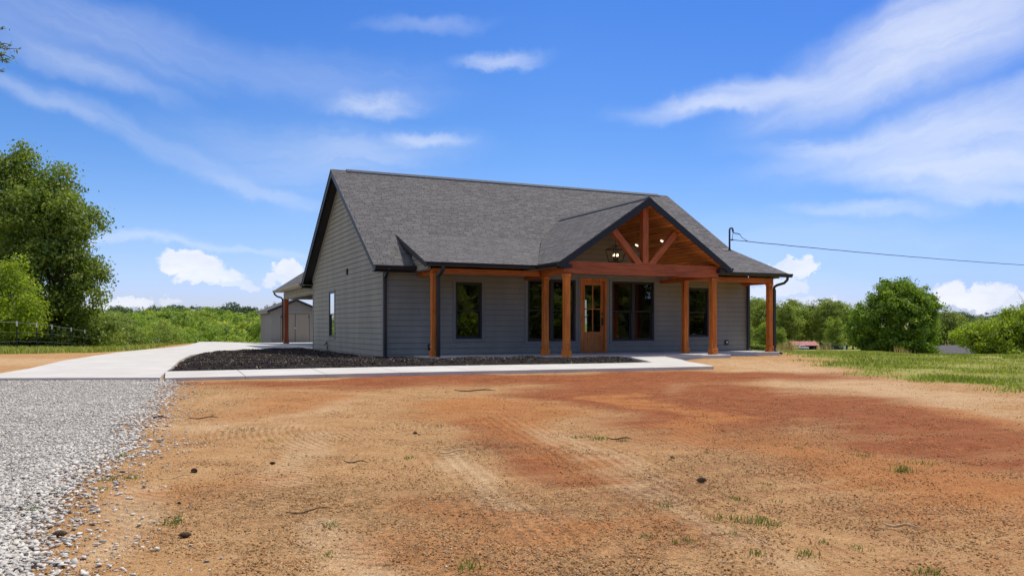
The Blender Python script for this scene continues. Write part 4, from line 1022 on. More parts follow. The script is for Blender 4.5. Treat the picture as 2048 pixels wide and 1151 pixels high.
# ---- pendant lantern
LY, LX = -1.25, GXM
LAN = empty('pendant_lantern', (LX, LY, 3.05), 'black open cage lantern with lit candle bulbs hanging under the gable', 'lantern')
b = MB(); zt_, zb2, wt, wb = .43, .02, .24, .165
ct = [(-wt, -wt, zt_), (wt, -wt, zt_), (wt, wt, zt_), (-wt, wt, zt_)]; cb = [(-wb, -wb, zb2), (wb, -wb, zb2), (wb, wb, zb2), (-wb, wb, zb2)]
for i in range(4):
    b.bar(ct[i], ct[(i + 1) % 4], .02, .02).bar(cb[i], cb[(i + 1) % 4], .02, .02).bar(cb[i], ct[i], .02, .02).bar(ct[i], (0, 0, .58), .018, .018)
b.tube([(0, 0, .55), (0, 0, GZ1 - .20 - 3.05)], .010, 6).tube([(0, 0, GZ1 - .22 - 3.05), (0, 0, GZ1 - .19 - 3.05)], .07, 12).tube([(0, 0, .58), (0, 0, .05)], .012, 6).tube([(0, 0, .05), (0, 0, .09)], .04, 8)
b.build('cage', M['black'], LAN)
for i in range(4):
    a = i * PI / 2 + .5; cx, cy = .085 * math.cos(a), .085 * math.sin(a)
    c_ = MB().tube([(0, 0, .07), (cx, cy, .08), (cx, cy, .20)], .013, 6).build('candle', M['black'], LAN)
    MB().tube([(cx, cy, .20), (cx, cy, .225), (cx, cy, .255), (cx, cy, .29)], [.010, .017, .015, .004], 8).build('bulb', M['bulb'], c_, smooth=True)

# ------------------------------------------------------------------ shed behind the carport
def build_shed():
    y0, y1 = 30.0, 35.0; xl, xr = .78, 3.92; xm = 2.35; zb = -.34; ez = 1.96; sl = .42; az = ez + sl * (xm - .52)
    S = empty('garden_shed', (xm, y0, zb), 'small taupe gabled shed with double doors behind the carport', 'shed')
    T = lambda b: MB().add([(x - xm, y - y0, z - zb) for x, y, z in b.v], b.f)
    wt = lambda z: az - .05
    b = siding(MB(), lambda s, d, z: (s, y0 - d, z), xl, xr, zb, 2.0, [(1.39, 3.25, -.24, 1.76)], .2)
    siding(b, lambda s, d, z: (s, y0 - d, z), lambda z: xm - (az - .06 - z) / sl, lambda z: xm + (az - .06 - z) / sl, 2.04, az - .08, (), .2)
    b.box(xl, xr, y0 + .01, y0 + .05, 1.95, 2.06); b.box(xl - .01, xl + .09, y0 - .03, y0 - .002, zb, 2.0)
    siding(b, lambda s, d, z: (xl - d, s, z), y0, y1, zb, 2.06, (), .2)
    siding(b, lambda s, d, z: (xr + d, s, z), y0, y1, zb, 2.06, (), .2); siding(b, lambda s, d, z: (s, y1 + d, z), xl, xr, zb, 2.06, (), .2)
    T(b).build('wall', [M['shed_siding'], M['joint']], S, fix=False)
    for x0_, x1_, hx in ((1.415, 2.30, 1.42), (2.34, 3.225, 3.20)):
        d = T(MB().box(x0_, x1_, y0 - .012, y0 + .03, -.235, 1.735)).build('door', M['taupe'], S)
        T(MB().box(hx - .02, hx + .09 if hx < 2 else hx + .03, y0 - .03, y0 - .013, 1.48, 1.62)).build('hinge', M['black'], d)
    T(MB().box(1.392, 3.248, y0 + .036, y0 + .05, -.238, 1.758)).build('door_backing', M['black'], S)  # black sheet behind both doors, showing only in their gaps
    T(MB().box(1.30, 1.385, y0 - .022, y0 + .0, -.24, 1.85).box(3.255, 3.34, y0 - .022, y0 + .0, -.24, 1.85).box(1.385, 3.255, y0 - .022, y0 + .0, 1.765, 1.85)).build('door_frame', M['taupe'], S)
    T(MB().box(2.28, 2.37, y0 - .04, y0 - .013, .80, .84)).build('latch', M['white'], S)
    for sgn in (-1, 1):
        pts = [(xm + sgn * 1.83, y0 - .28, ez), (xm, y0 - .28, az), (xm, y1 + .2, az), (xm + sgn * 1.83, y1 + .2, ez)]
        T(MB().prism(pts, (0, 0, -.04))).build('roof', M['shingle'], S, uvaxes=((0, 1, 0), nrm((-sgn, 0, sl))))
    b = MB()
    for sgn in (-1, 1):
        b.prism([(xm + sgn * 1.83, y0 - .31, ez - .005), (xm, y0 - .31, az - .005), (xm, y0 - .31, az - .17), (xm + sgn * 1.83, y0 - .31, ez - .17)], (0, .03, 0))
        b.prism([(xm + sgn * 1.80, y0 - .279, ez - .05), (xm, y0 - .279, az - .05), (xm, y0 - .279, az - .08), (xm + sgn * 1.80, y0 - .279, ez - .08)], (0, .27, 0))
    T(b).build('fascia', M['navy'], S)
    T(MB().box(xm - 1.83, xm - 1.79, y0 - .28, y1 + .2, ez - .17, ez - .035)).build('eave_board', M['taupe'], S)
build_shed()

# ------------------------------------------------------------------ trees
BARK = None
def bark_mat():
    m, nt = new_mat('grey_brown_bark'); k = N(nt); o = k.obj()
    a = k.noise(k.mapping(o, scale=(6, 6, 1.2)), 2.0, 5, .65)
    c = k.ramp(a, [(0.3, (0.055, 0.042, 0.032)), (0.7, (0.17, 0.14, 0.11))]); k.out(c, .9, .1, k.bump(a, .6, .03)); return m
M['bark'] = bark_mat()
M['leaf_dark'] = leaf_mat('dark_leaves', (0.085, 0.131, 0.021), (0.177, 0.234, 0.034), (0.319, 0.365, 0.074))
M['leaf_lime'] = leaf_mat('lime_leaves', (0.15, 0.21, 0.018), (0.28, 0.36, 0.028), (0.42, 0.49, 0.06), .42)
M['leaf_maple'] = leaf_mat('maple_leaves', (0.084, 0.146, 0.016), (0.174, 0.263, 0.025), (0.314, 0.403, 0.05), .38)
M['leaf_mix'] = leaf_mat('mixed_leaves', (0.124, 0.178, 0.032), (0.243, 0.297, 0.054), (0.4, 0.421, 0.103), .35)
M['leaf_olive'] = leaf_mat('olive_leaves', (0.119, 0.157, 0.039), (0.205, 0.248, 0.059), (0.335, 0.356, 0.103), .3)
M['leaf_spring'] = leaf_mat('spring_leaves', (0.13, 0.19, 0.03), (0.24, 0.31, 0.045), (0.38, 0.42, 0.095), .4)
M['leaf_wood'] = leaf_mat('woodland_leaves', (0.075, 0.14, 0.028), (0.24, 0.33, 0.045), (0.48, 0.49, 0.1), .38)

def leaf_quads(cent, size, rng, upbias=0.5, aspect=0.62, out=None):
    n = len(cent)
    nr_ = rng.normal(0, 1, (n, 3)); nr_[:, 2] = np.abs(nr_[:, 2]) + upbias
    if out is not None: nr_ = rng.normal(0, .75, (n, 3)) + out / (np.linalg.norm(out, axis=1)[:, None] + 1e-6) * 1.0 + np.array([0, 0, .25])
    nr_ /= np.linalg.norm(nr_, axis=1)[:, None]
    rr = rng.normal(0, 1, (n, 3)); a = np.cross(nr_, rr); a /= np.linalg.norm(a, axis=1)[:, None] + 1e-9; b = np.cross(nr_, a)
    s = size[:, None]
    v = np.stack([cent - a * s * .5, cent + b * s * aspect * .5 + nr_ * s * .08, cent + a * s * .5, cent - b * s * aspect * .5 + nr_ * s * .08], 1)
    return v.reshape(-1, 3), np.arange(n * 4).reshape(n, 4)
def crown_data(blobs, ncl, per, spread, lsize, rng, shell=0.45, droop=0.0, lumps=0):
    """blobs (cx,cy,cz,rx,ry,rz): leaf clusters spread through their volume, thicker towards the outside"""
    bl = np.array(blobs, float)
    if lumps:
        ex = []
        for b_ in bl:
            for _ in range(lumps):
                dd = rng.normal(0, 1, 3); dd /= np.linalg.norm(dd); q_ = rng.uniform(.26, .46); ex.append(np.concatenate([b_[:3] + dd * b_[3:] * rng.uniform(.75, 1.0), b_[3:] * q_]))
        bl = np.concatenate([bl * np.array([1, 1, 1, .88, .88, .88]), np.array(ex)])
    vol = bl[:, 3] * bl[:, 4] * bl[:, 5]; pick = rng.choice(len(bl), ncl, p=vol ** .66 / (vol ** .66).sum())
    d = rng.normal(0, 1, (ncl, 3)); d /= np.linalg.norm(d, axis=1)[:, None]
    r = (shell + (1 - shell) * rng.uniform(0, 1, ncl) ** .7) * rng.uniform(.86, 1.10, ncl)
    cc = bl[pick, :3] + d * r[:, None] * bl[pick, 3:]
    ctone = rng.beta(2, 2, ncl)
    pc = np.repeat(cc, per, 0); tone = np.repeat(ctone, per)
    sp = spread * rng.uniform(.6, 1.35, ncl)
    off = rng.normal(0, 1, (ncl * per, 3)) * np.repeat(sp, per)[:, None] * np.array([1, 1, .62])
    off[:, 2] -= droop * np.abs(rng.normal(0, 1, ncl * per))
    p = pc + off
    rn = np.clip(.55 * tone + .45 * rng.uniform(0, 1, len(p)), 0, 1)
    cb = np.repeat(d * bl[pick, 3:], per, 0); v, f = leaf_quads(p, lsize * rng.uniform(.45, 1.5, len(p)), rng, out=off / (spread + 1e-6) * .8 + cb / (np.linalg.norm(cb, axis=1)[:, None] + 1e-6) * .8)
    return v, f, np.repeat(rn, 4), cc
def limb_mesh(base_r, height, cc, rng, nl=14, fork=0.35, lean=(0, 0), twig=True):
    b = MB(); top = Vector((lean[0], lean[1], height)); pts = [Vector((0, 0, -.3)), Vector((lean[0] * .1, lean[1] * .1, height * .2))]
    for s in (.45, .7, 1.0): pts.append(Vector((lean[0] * s + rng.normal(0, .02 * height), lean[1] * s + rng.normal(0, .02 * height), height * s)))
    b.tube(pts, [base_r * 1.35, base_r, base_r * .75, base_r * .5, base_r * .15], 8)
    for i in rng.choice(len(cc), min(nl, len(cc)), replace=False):
        e = Vector(cc[i]); s = rng.uniform(fork, .85); st = Vector((lean[0] * s, lean[1] * s, height * s)); 
        if e.z < st.z - height * .2: st = Vector((0, 0, height * rng.uniform(.15, .3)))
        m_ = st.lerp(e, .5) + Vector((rng.normal(0, .25), rng.normal(0, .25), .35)); r_ = base_r * rng.uniform(.22, .42)
        b.tube([st, st.lerp(m_, .5), m_, m_.lerp(e, .6), e], [r_, r_ * .85, r_ * .6, r_ * .35, r_ * .1], 5)
    return b
def tree(name, base, label, cat, mat, blobs, ncl, per, spread, lsize, trunk_r, trunk_h, seed, group=None, lumps=5, shell=.45, nl=16, lean=(0, 0), fork=.35, parts=('trunk', 'crown')):
    rng = np.random.default_rng(seed)
    T = empty(name, base, label, cat, group)
    v, f, rn, cc = crown_data(blobs, ncl, per, spread, lsize, rng, shell, lumps=lumps)
    limb_mesh(trunk_r, trunk_h, cc, rng, nl, fork, lean).build(parts[0], M['bark'], T, smooth=True)
    np_mesh(parts[1], v, f, M[mat], T, {'rnd': rn})
    return T
def copy_tree(src, loc, rz, sc, label, group=None):
    c = src.copy(); COL.objects.link(c); c.location = [float(q) for q in loc]; c.rotation_euler = (0, 0, rz); c.scale = (sc[0], sc[0], sc[1])
    c['label'] = label
    if group: c['group'] = group
    for ch in list(src.children):
        d = ch.copy(); COL.objects.link(d); d.parent = c
    return c
def gpt(u, Z):  # ground point at image column u and depth Z
    p = at(u, 653, Z); return np.array([p[0], p[1], float(ground(p[0], p[1]))])
RGT = np.array([SN, -CS, 0.0]); FWD = np.array([CS, SN, 0.0])
def lob(pairs, Z, base, depth=1.0):
    """crown lobes given as (column, row, half width px, half height px, depth offset m) at distance Z"""
    out = []
    for u, v_, w, h, dz in pairs:
        Zq = Z + dz; c = at(u, v_, Zq) - base; rw = w * Zq / F_PX; out.append((c[0], c[1], c[2], rw * depth, rw * depth, h * Zq / F_PX))
    return out
# big tree on the left, behind the fence
Z = 47; bs = gpt(120, Z)
bl = lob([(60, 430, 95, 95, 0), (118, 450, 66, 95, -1), (10, 400, 80, 95, 1), (146, 520, 56, 62, 0), (172, 590, 38, 44, -.5), (90, 560, 100, 80, 0), (-70, 480, 110, 120, 1), (60, 345, 45, 50, 0), (120, 370, 40, 40, 0), (30, 330, 30, 45, 0), (162, 445, 36, 45, .5), (190, 545, 20, 28, 0), (110, 640, 75, 45, 0), (160, 622, 42, 38, .2), (150, 665, 55, 32, .8), (195, 660, 36, 30, 1.5), (70, 640, 60, 50, .5), (40, 520, 60, 60, -1), (100, 500, 50, 55, -1.5), (-120, 600, 90, 80, 0)], Z, bs)
tree('deciduous_tree', bs, 'tall dark green leafy tree behind the wire fence at left', 'tree', 'leaf_dark', bl, 1750, 62, .30, .17, .26, 8.5, 3, nl=26, fork=.15)
# lime green tree in front of it
Z = 42; bs = gpt(-40, Z)
bl = lob([(-20, 590, 80, 65, 0), (40, 600, 48, 45, -.5), (5, 555, 50, 45, 0), (60, 625, 30, 30, 0), (-100, 600, 90, 90, 0), (20, 650, 60, 30, 0)], Z, bs)
tree('deciduous_tree', bs, 'bright lime green rounded tree at the left edge of the field', 'tree', 'leaf_lime', bl, 420, 70, .27, .13, .13, 3.0, 5, nl=14, fork=.15)
# shrubs along the fence
for i, (u, v_, w, h, Z, mt, lb) in enumerate([(30, 672, 60, 30, 46, 'leaf_olive', 'low olive green scrub bush under the lime tree'), (110, 668, 45, 28, 48, 'leaf_mix', 'mid green bush at the foot of the tall dark tree'),
        (205, 668, 42, 34, 52, 'leaf_mix', 'leafy sapling bush behind the fourth fence post'), (262, 676, 40, 28, 60, 'leaf_dark', 'dark leafy bush where the fence runs downhill'), (232, 655, 30, 34, 64, 'leaf_olive', 'upright olive sapling behind the downhill fence'),
        (165, 690, 60, 20, 50, 'leaf_dark', 'low dark undergrowth right of the tall trunk'), (330, 672, 36, 34, 90, 'leaf_mix', 'rounded pale green bush beyond the driveway crest')]):
    bs = gpt(u, Z); bl = lob([(u, v_, w, h, 0), (u - w * .5, v_ + h * .4, w * .6, h * .7, .3), (u + w * .5, v_ + h * .5, w * .6, h * .6, -.3)], Z, bs)
    tree('wild_shrub', bs, lb, 'shrub', mt, bl, 130, 55, .28, .15, .05, 1.2, 20 + i, 'shrubs along the wire fence', nl=10, fork=.1, parts=('stem', 'foliage'))
# round maple on the right
Z = 72; bs = gpt(1795, Z)
bl = lob([(1795, 606, 46, 44, 0), (1764, 596, 28, 28, -.6), (1828, 596, 34, 32, .5), (1853, 618, 26, 32, 0), (1790, 652, 70, 46, 0), (1854, 656, 24, 40, 0), (1729, 632, 26, 32, 0), (1724, 672, 24, 30, .4), (1790, 690, 78, 18, 0), (1800, 574, 22, 15, 0), (1765, 640, 34, 36, -1.6), (1820, 650, 36, 40, -1.8), (1790, 610, 30, 30, -1.6), (1840, 612, 24, 24, -1.3)], Z, bs)
tree('maple_tree', bs, 'dense round dark green maple standing alone in the right field', 'tree', 'leaf_maple', bl, 800, 90, .24, .19, .20, 4.5, 8, nl=30, fork=.12, shell=.66, lumps=3)
# broad lighter bush tree at the right edge
Z = 55; bs = gpt(2010, Z)
bl = lob([(2000, 668, 62, 40, 0), (2045, 645, 46, 34, 0), (1958, 682, 32, 24, -.3), (2090, 660, 70, 56, 0), (1995, 700, 62, 16, 0), (2030, 632, 24, 18, 0)], Z, bs)
tree('wild_plum', bs, 'wide loose yellow green thicket tree at the right edge', 'tree', 'leaf_lime', bl, 640, 62, .20, .14, .10, 2.2, 9, lumps=3, nl=22, fork=.12)
# bare-topped tree behind it
Z = 62; bs = gpt(2075, Z)
bl = lob([(2060, 640, 40, 40, 0), (2045, 620, 22, 18, 0)], Z, bs)
tw = tree('deciduous_tree', bs, 'thin crowned tree with bare top twigs at far right edge', 'tree', 'leaf_olive', bl, 70, 40, .26, .13, .10, 3.6, 12, nl=10)
b = MB(); rng = np.random.default_rng(4)
for i in range(26):
    e = Vector(at(rng.uniform(2022, 2075), rng.uniform(578, 630), Z + rng.uniform(-1, 1)) - bs); st = Vector(at(2068, 640, Z) - bs)
    m_ = st.lerp(e, .55) + Vector((rng.normal(0, .12), rng.normal(0, .12), .05)); b.tube([st, m_, e], [.03, .018, .006], 4)
b.build('bare_twigs', M['bark'], tw)

# tree line behind the barns: four built, the others copied
PROTO = []
for i, (mt, hh) in enumerate([('leaf_mix', 20), ('leaf_olive', 21), ('leaf_spring', 18), ('leaf_mix', 22)]):
    rng = np.random.default_rng(40 + i); bl = []
    for q in range(11):
        z_ = (.20 + .70 * q / 10) * hh; rr = (2.9 + 1.9 * math.sin(PI * (z_ / hh - .12))) * rng.uniform(.75, 1.1); a_ = rng.uniform(0, 6.28); o_ = rng.uniform(.8, 4.0) * (1.2 - z_ / hh)
        bl.append((math.cos(a_) * o_, math.sin(a_) * o_, z_, rr, rr, rr * .8))
    bl.append((0, 0, hh * .92, 1.5, 1.5, 1.5))
    PROTO.append((mt, bl, hh, i))
TL = [(1470, 345, 0, .98), (1497, 335, 1, .96), (1520, 325, 3, .92), (1548, 352, 1, .92), (1575, 330, 0, .92), (1600, 345, 2, 1.02), (1622, 350, 1, .92), (1655, 340, 3, .96), (1681, 352, 0, .98), (1706, 335, 2, 1.0), (1730, 345, 1, .9), (1870, 330, 0, .90), (1893, 300, 1, .92), (1915, 330, 3, .84), (1940, 380, 2, .84), (1962, 400, 1, .84), (1990, 360, 0, .8), (2020, 350, 3, .85), (2052, 340, 1, .9),
      (1512, 380, 3, 1.02), (1588, 390, 3, 1.02), (1640, 395, 0, 1.0), (1670, 300, 2, .66), (1530, 300, 2, .55), (1492, 290, 0, .5), (1560, 298, 2, .45)]
first = {}
KINDS = ['mid green woodland tree in the row behind the red roofed barn', 'olive green woodland tree in the row behind the red roofed barn', 'pale yellow green woodland tree in the row behind the red roofed barn', 'tall mid green woodland tree in the row behind the red roofed barn']
for i, (u, Z, kd, sc) in enumerate(TL):
    bs = gpt(u, Z); bs[2] -= .3
    if kd not in first:
        mt, bl, hh, sd = PROTO[kd]
        first[kd] = tree('woodland_tree', bs, KINDS[kd], 'tree', mt, bl, 430, 26, .62, .55, .30, hh * .85, 60 + kd, 'tree line behind the red roofed barn', nl=16)
        first[kd].scale = (sc, sc, sc)
    else: copy_tree(first[kd], bs, RNG.uniform(0, 6.28), (sc * RNG.uniform(.9, 1.1), sc), KINDS[kd], 'tree line behind the red roofed barn')
# trees across the road behind the viewer: the front windows mirror them
for i, (x_, y_, kd, sc) in enumerate([(2, -58, 0, .8), (8, -66, 1, .9), (13, -60, 2, .7), (18, -64, 3, .85), (24, -60, 0, .75), (30, -66, 1, .9), (36, -62, 2, .8), (42, -60, 3, .8), (-4, -62, 3, .8), (48, -52, 1, .8), (15, -52, 2, .32), (26, -52, 0, .35), (6, -50, 2, .3), (33, -50, 2, .3), (20, -50, 3, .33), (10, -54, 0, .4)]):
    copy_tree(first[kd], (x_, y_, float(ground(x_, y_)) - .2), i * 1.7, (sc * 1.3, sc), 'leafy roadside tree across the way, mirrored in the front windows', 'roadside trees mirrored in the windows')

WB = np.random.default_rng(8); hx_, hy_ = WB.uniform(-8, 60, 9000), WB.uniform(-58, -50, 9000); hzz = WB.uniform(0, 1, 9000) ** .8 * (6.5 + 1.5 * np.sin(hx_ * .5) + 1.2 * np.sin(hx_ * 1.3))
v, f = leaf_quads(np.stack([hx_, hy_, ground(hx_, hy_) + hzz], 1), WB.uniform(.8, 1.6, 9000), WB); o = np_mesh('roadside_thicket', v, f, M['leaf_olive'], None, {'rnd': np.repeat(WB.uniform(0, 1, 9000), 4)}); tag(o, 'roadside thicket mirrored in the front windows', 'thicket', kind='stuff')
bs = np.array([22.3, -48.5, float(ground(22.3, -48.5))]); tree('wild_shrub', bs, 'bright green roadside bush mirrored in the single window left of the door', 'shrub', 'leaf_lime', [(0, 0, 1.9, 2.0, 2.0, 1.7), (1.4, 0, 1.2, 1.3, 1.3, 1.1)], 200, 50, .35, .3, .08, 1.6, 55)
# woodland filling the valley on the left: one mass
def woodland(name, rows, mat, label, seed, lsz=.5):
    rng = np.random.default_rng(seed); Vs, Fs, Rs = [], [], []; off_ = 0
    for u0, u1, Z0, Z1, n_, top, hw in rows:
        for i in range(n_):
            u = rng.uniform(u0, u1); Zc = rng.uniform(Z0, Z1); tv = top + rng.normal(0, 5.5)
            c = at(u, tv, Zc); w = hw * rng.uniform(.7, 1.3); hgt = w * rng.uniform(1.2, 1.7)
            cx, cy, zt_ = c; bl = [(cx, cy, zt_ - hgt * .45, w, w, hgt * .45)]
            for q in range(4):
                a_ = rng.uniform(0, 6.28); bl.append((cx + math.cos(a_) * w * .6, cy + math.sin(a_) * w * .6, zt_ - hgt * rng.uniform(.25, .75), w * .6, w * .6, w * .6))
            bl.append((cx, cy, zt_ - hgt * 1.1, w * .8, w * .8, hgt * .5))
            s_ = Zc / 160.0
            v_, f_, r_, _ = crown_data(bl, 85, 20, .26 * s_ + .10, lsz * .8 * s_ ** .9 + .05, rng, .75)
            tree_t = rng.beta(1.6, 1.6); r_ = np.clip(r_ * .38 + tree_t * .80 - .08, 0, 1)
            Vs.append(v_); Fs.append(f_ + off_); Rs.append(r_); off_ += len(v_)
    o = np_mesh(name, np.concatenate(Vs), np.concatenate(Fs), M[mat], None, {'rnd': np.concatenate(Rs)})
    return tag(o, label, 'woodland', kind='stuff')
woodland('woodland', [(-60, 720, 105, 130, 44, 668, 2.0), (-60, 720, 140, 170, 60, 654, 2.7), (100, 740, 180, 220, 66, 643, 3.4), (140, 750, 230, 290, 70, 634, 4.2), (140, 750, 310, 400, 60, 627, 5.4), (-700, -60, 140, 210, 50, 648, 3.6)], 'leaf_wood', 'spring green woodland filling the valley left of the house', 5)
M['leaf_far'] = leaf_mat('haze_tinted_leaves', (0.050, 0.090, 0.050), (0.075, 0.120, 0.062), (0.110, 0.155, 0.075), .3)  # slight distance haze mixed into the leaf colour
woodland('hill_woodland', [(100, 760, 620, 760, 60, 620, 11), (1880, 2060, 700, 820, 34, 630, 11), (1440, 1760, 640, 760, 36, 640, 11)], 'leaf_far', 'bluish green wooded hills on the far skyline', 6, .45)

# sprig of a roadside tree reaching in at the top left; its trunk stands out of frame
def sprig_tree():
    rng = np.random.default_rng(31); Z = 9.0
    tip = at(36, 98, Z); root = at(-420, 60, Z + 1.2); bs = np.array([root[0] - .6, root[1] - .3, 0]); bs[2] = float(ground(bs[0], bs[1])) - .1
    T = empty('overhanging_tree', bs, 'roadside tree whose leafy twig tips reach in at top left', 'tree')
    b = MB(); r0 = Vector(root - bs)
    b.tube([(0, 0, -.2), (.05, 0, 1.6), (r0.x * .4, r0.y * .4, r0.z * .6), r0, (r0.x * 1.2, r0.y * 1.2, r0.z + 2.0)], [.2, .16, .12, .09, .03], 8)
    cents = []
    for (u, v_), (u2, v2) in [((-60, 105), (38, 98)), ((-40, 60), (12, 58)), ((-50, 150), (8, 140)), ((-10, 112), (26, 118)), ((-10, 95), (24, 90)), ((-8, 104), (10, 126))]:
        a = Vector(at(u, v_, Z) - bs); e = Vector(at(u2, v2, Z + rng.uniform(-.1, .1)) - bs)
        m_ = a.lerp(e, .5) + Vector((0, 0, .03)); b.tube([r0 if u < -30 else a, a, m_, e], [.03 if u < -30 else .006, .010, .006, .002], 5)
        for s in np.linspace(.25, 1.0, 9):
            p = a.lerp(e, s); cents.append(np.array(p) + rng.normal(0, .012, 3)); cents.append(np.array(p) + rng.normal(0, .03, 3))
    for q in range(260): cents.append(np.array(Vector(at(rng.uniform(-420, -60), rng.uniform(-40, 200), Z + rng.uniform(-.6, .8)) - bs)))
    b.build('trunk', M['bark'], T, smooth=True)
    c = np.array(cents); v, f = leaf_quads(c, rng.uniform(.035, .065, len(c)), rng, 0.1, .32)
    np_mesh('crown', v, f, M['leaf_dark'], T, {'rnd': np.repeat(rng.uniform(0, .6, len(c)), 4)})
sprig_tree()

# ------------------------------------------------------------------ grass
def blades(x, y, h, w, rng, lean=.5):
    n = len(x); z = gz(x, y); a = rng.uniform(0, 2 * PI, n); ld = rng.normal(0, lean, (n, 2)) * h[:, None]
    dx, dy = np.cos(a) * w * .5, np.sin(a) * w * .5
    b0 = np.stack([x - dx, y - dy, z - .01], 1); b1 = np.stack([x + dx, y + dy, z - .01], 1)
    m0 = np.stack([x - dx * .7 + ld[:, 0] * .35, y - dy * .7 + ld[:, 1] * .35, z + h * .6], 1); m1 = np.stack([x + dx * .7 + ld[:, 0] * .35, y + dy * .7 + ld[:, 1] * .35, z + h * .6], 1)
    tp = np.stack([x + ld[:, 0], y + ld[:, 1], z + h], 1)
    v = np.stack([b0, b1, m1, m0, tp, tp + 1e-4], 1).reshape(-1, 3); i = np.arange(n)[:, None] * 6
    f = np.concatenate([i + np.array([[0, 1, 2, 3]]), i + np.array([[3, 2, 5, 4]])])
    return v, f
M['grass'] = leaf_mat('meadow_grass', (0.13, 0.175, 0.022), (0.27, 0.305, 0.050), (0.52, 0.46, 0.18), .35)
M['grass_green'] = leaf_mat('fresh_grass', (0.060, 0.110, 0.015), (0.100, 0.165, 0.022), (0.170, 0.220, 0.040), .35)
M['straw'] = leaf_mat('dry_stalks', (0.30, 0.20, 0.10), (0.42, 0.30, 0.16), (0.52, 0.40, 0.24), .3)
rng = np.random.default_rng(77)
x, y, t = scatter_wedge(140000, 13, 75, 1380, 2200, 0.6)
g = grass_amount(x, y); keep = rng.uniform(0, 1, len(x)) < g ** 1.6 * np.clip(.55 + .6 * np.sin(x * 1.3 + 2 * np.sin(y * .9)) * np.cos(y * 1.5 + np.sin(x)), .08, 1); x, y, t = x[keep], y[keep], t[keep]
patchy = np.clip(.5 + .35 * np.sin(x * .55 + np.sin(y * .5) * 2) * np.cos(y * .45 + x * .2) + .3 * np.sin(x * 1.9 + y * 1.3 + 2 * np.sin(y * .7)) * np.cos(y * 1.6 - x * .6), 0, 1)
h = rng.uniform(.03, .105, len(x)) * (.5 + .9 * patchy) * (1 - .45 * sstep(22, 45, t)); v, f = blades(x, y, h, np.full(len(x), .012) * (1 + t / 28), rng)
o = np_mesh('meadow_grass', v, f, M['grass'], None, {'rnd': np.repeat(np.clip(rng.normal(.45, .2, len(x)) + .75 * (.5 - patchy), 0, 1), 6)})
tag(o, 'uneven yellow green meadow grass in the right field', 'grass', kind='stuff')
x, y, t = scatter_wedge(30000, 28, 58, -160, 360, 0.6); g = grass_amount(x, y); keep = rng.uniform(0, 1, len(x)) < g; x, y, t = x[keep], y[keep], t[keep]
v, f = blades(x, y, rng.uniform(.10, .32, len(x)), np.full(len(x), .03), rng)
o = np_mesh('verge_grass', v, f, M['grass'], None, {'rnd': np.repeat(np.clip(rng.normal(.5, .25, len(x)), 0, 1), 6)}); tag(o, 'rough grass strip along the wire fence', 'grass', kind='stuff')
# sparse tufts on the clay
tx, ty, th = [], [], []
for u, v_, n_, r_, hh in [(345, 1048, 55, .09, .07), (1150, 872, 26, .06, .07), (1172, 872, 22, .07, .06), (1198, 876, 60, .12, .08), (1242, 880, 30, .08, .08), (1805, 943, 70, .10, .13), (1535, 1050, 60, .09, .08), (1470, 1000, 30, .07, .07), (1332, 1012, 26, .07, .05), (1360, 1090, 30, .07, .05), (1480, 1040, 55, .13, .06), (1510, 1040, 40, .08, .06), (1440, 1036, 35, .09, .05), (940, 1140, 40, .07, .08), (650, 1112, 24, .06, .05), (1612, 1115, 40, .08, .06), (1510, 1115, 30, .06, .05),
        (1725, 910, 30, .1, .06), (1830, 925, 30, .12, .05), (1855, 927, 26, .1, .05), (1750, 975, 26, .1, .05), (1540, 967, 18, .08, .04), (370, 770, 40, .16, .09), (400, 790, 30, .15, .08), (440, 778, 30, .2, .06), (250, 915, 40, .09, .07), (225, 963, 30, .08, .06), (262, 960, 34, .08, .07), (65, 1028, 50, .08, .09), (120, 990, 30, .07, .06), (85, 985, 26, .06, .06), (205, 982, 22, .06, .05), (820, 915, 34, .08, .07), (490, 860, 20, .1, .06), (545, 880, 16, .08, .05), (660, 1050, 20, .05, .05), (1465, 1075, 24, .07, .04), (1555, 1005, 16, .06, .04), (1720, 1100, 24, .07, .05), (1650, 1090, 18, .06, .04), (1860, 1150, 40, .08, .06), (1420, 905, 18, .08, .05), (240, 870, 18, .07, .06), (230, 875, 18, .06, .05), (1290, 1080, 16, .05, .04), (1600, 895, 20, .10, .05)]:
    p = G(u, v_); tx.append(rng.normal(p[0], r_ * .5, n_)); ty.append(rng.normal(p[1], r_ * .5, n_)); th.append(rng.uniform(.35, .9, n_) * hh * .8)
x, y, h = np.concatenate(tx), np.concatenate(ty), np.concatenate(th); v, f = blades(x, y, h, np.full(len(x), .006), rng, .7)
o = np_mesh('sprouting_grass', v, f, M['grass_green'], None, {'rnd': np.repeat(rng.uniform(0, 1, len(x)), 6)}); tag(o, 'thin sprouts of green grass coming up through the clay', 'grass', kind='stuff')
# dry stalks at the far edge of the field
tx, ty, th = [], [], []
for u, n_, Z_, hh in [(1572, 60, 60, 1.0), (1585, 70, 62, 1.1), (1560, 40, 60, .7), (1650, 40, 66, .9), (1642, 30, 64, .7), (1800, 30, 58, .7), (1815, 24, 58, .6)]:
    p = gpt(u, Z_); tx.append(rng.normal(p[0], .3, n_)); ty.append(rng.normal(p[1], .3, n_)); th.append(rng.uniform(.45, 1, n_) * hh)
x, y, h = np.concatenate(tx), np.concatenate(ty), np.concatenate(th); v, f = blades(x, y, h, np.full(len(x), .03), rng, .22)
o = np_mesh('dry_grass', v, f, M['straw'], None, {'rnd': np.repeat(rng.uniform(0, 1, len(x)), 6)}); tag(o, 'tall dry straw coloured grass stalks before the barns', 'grass', kind='stuff')

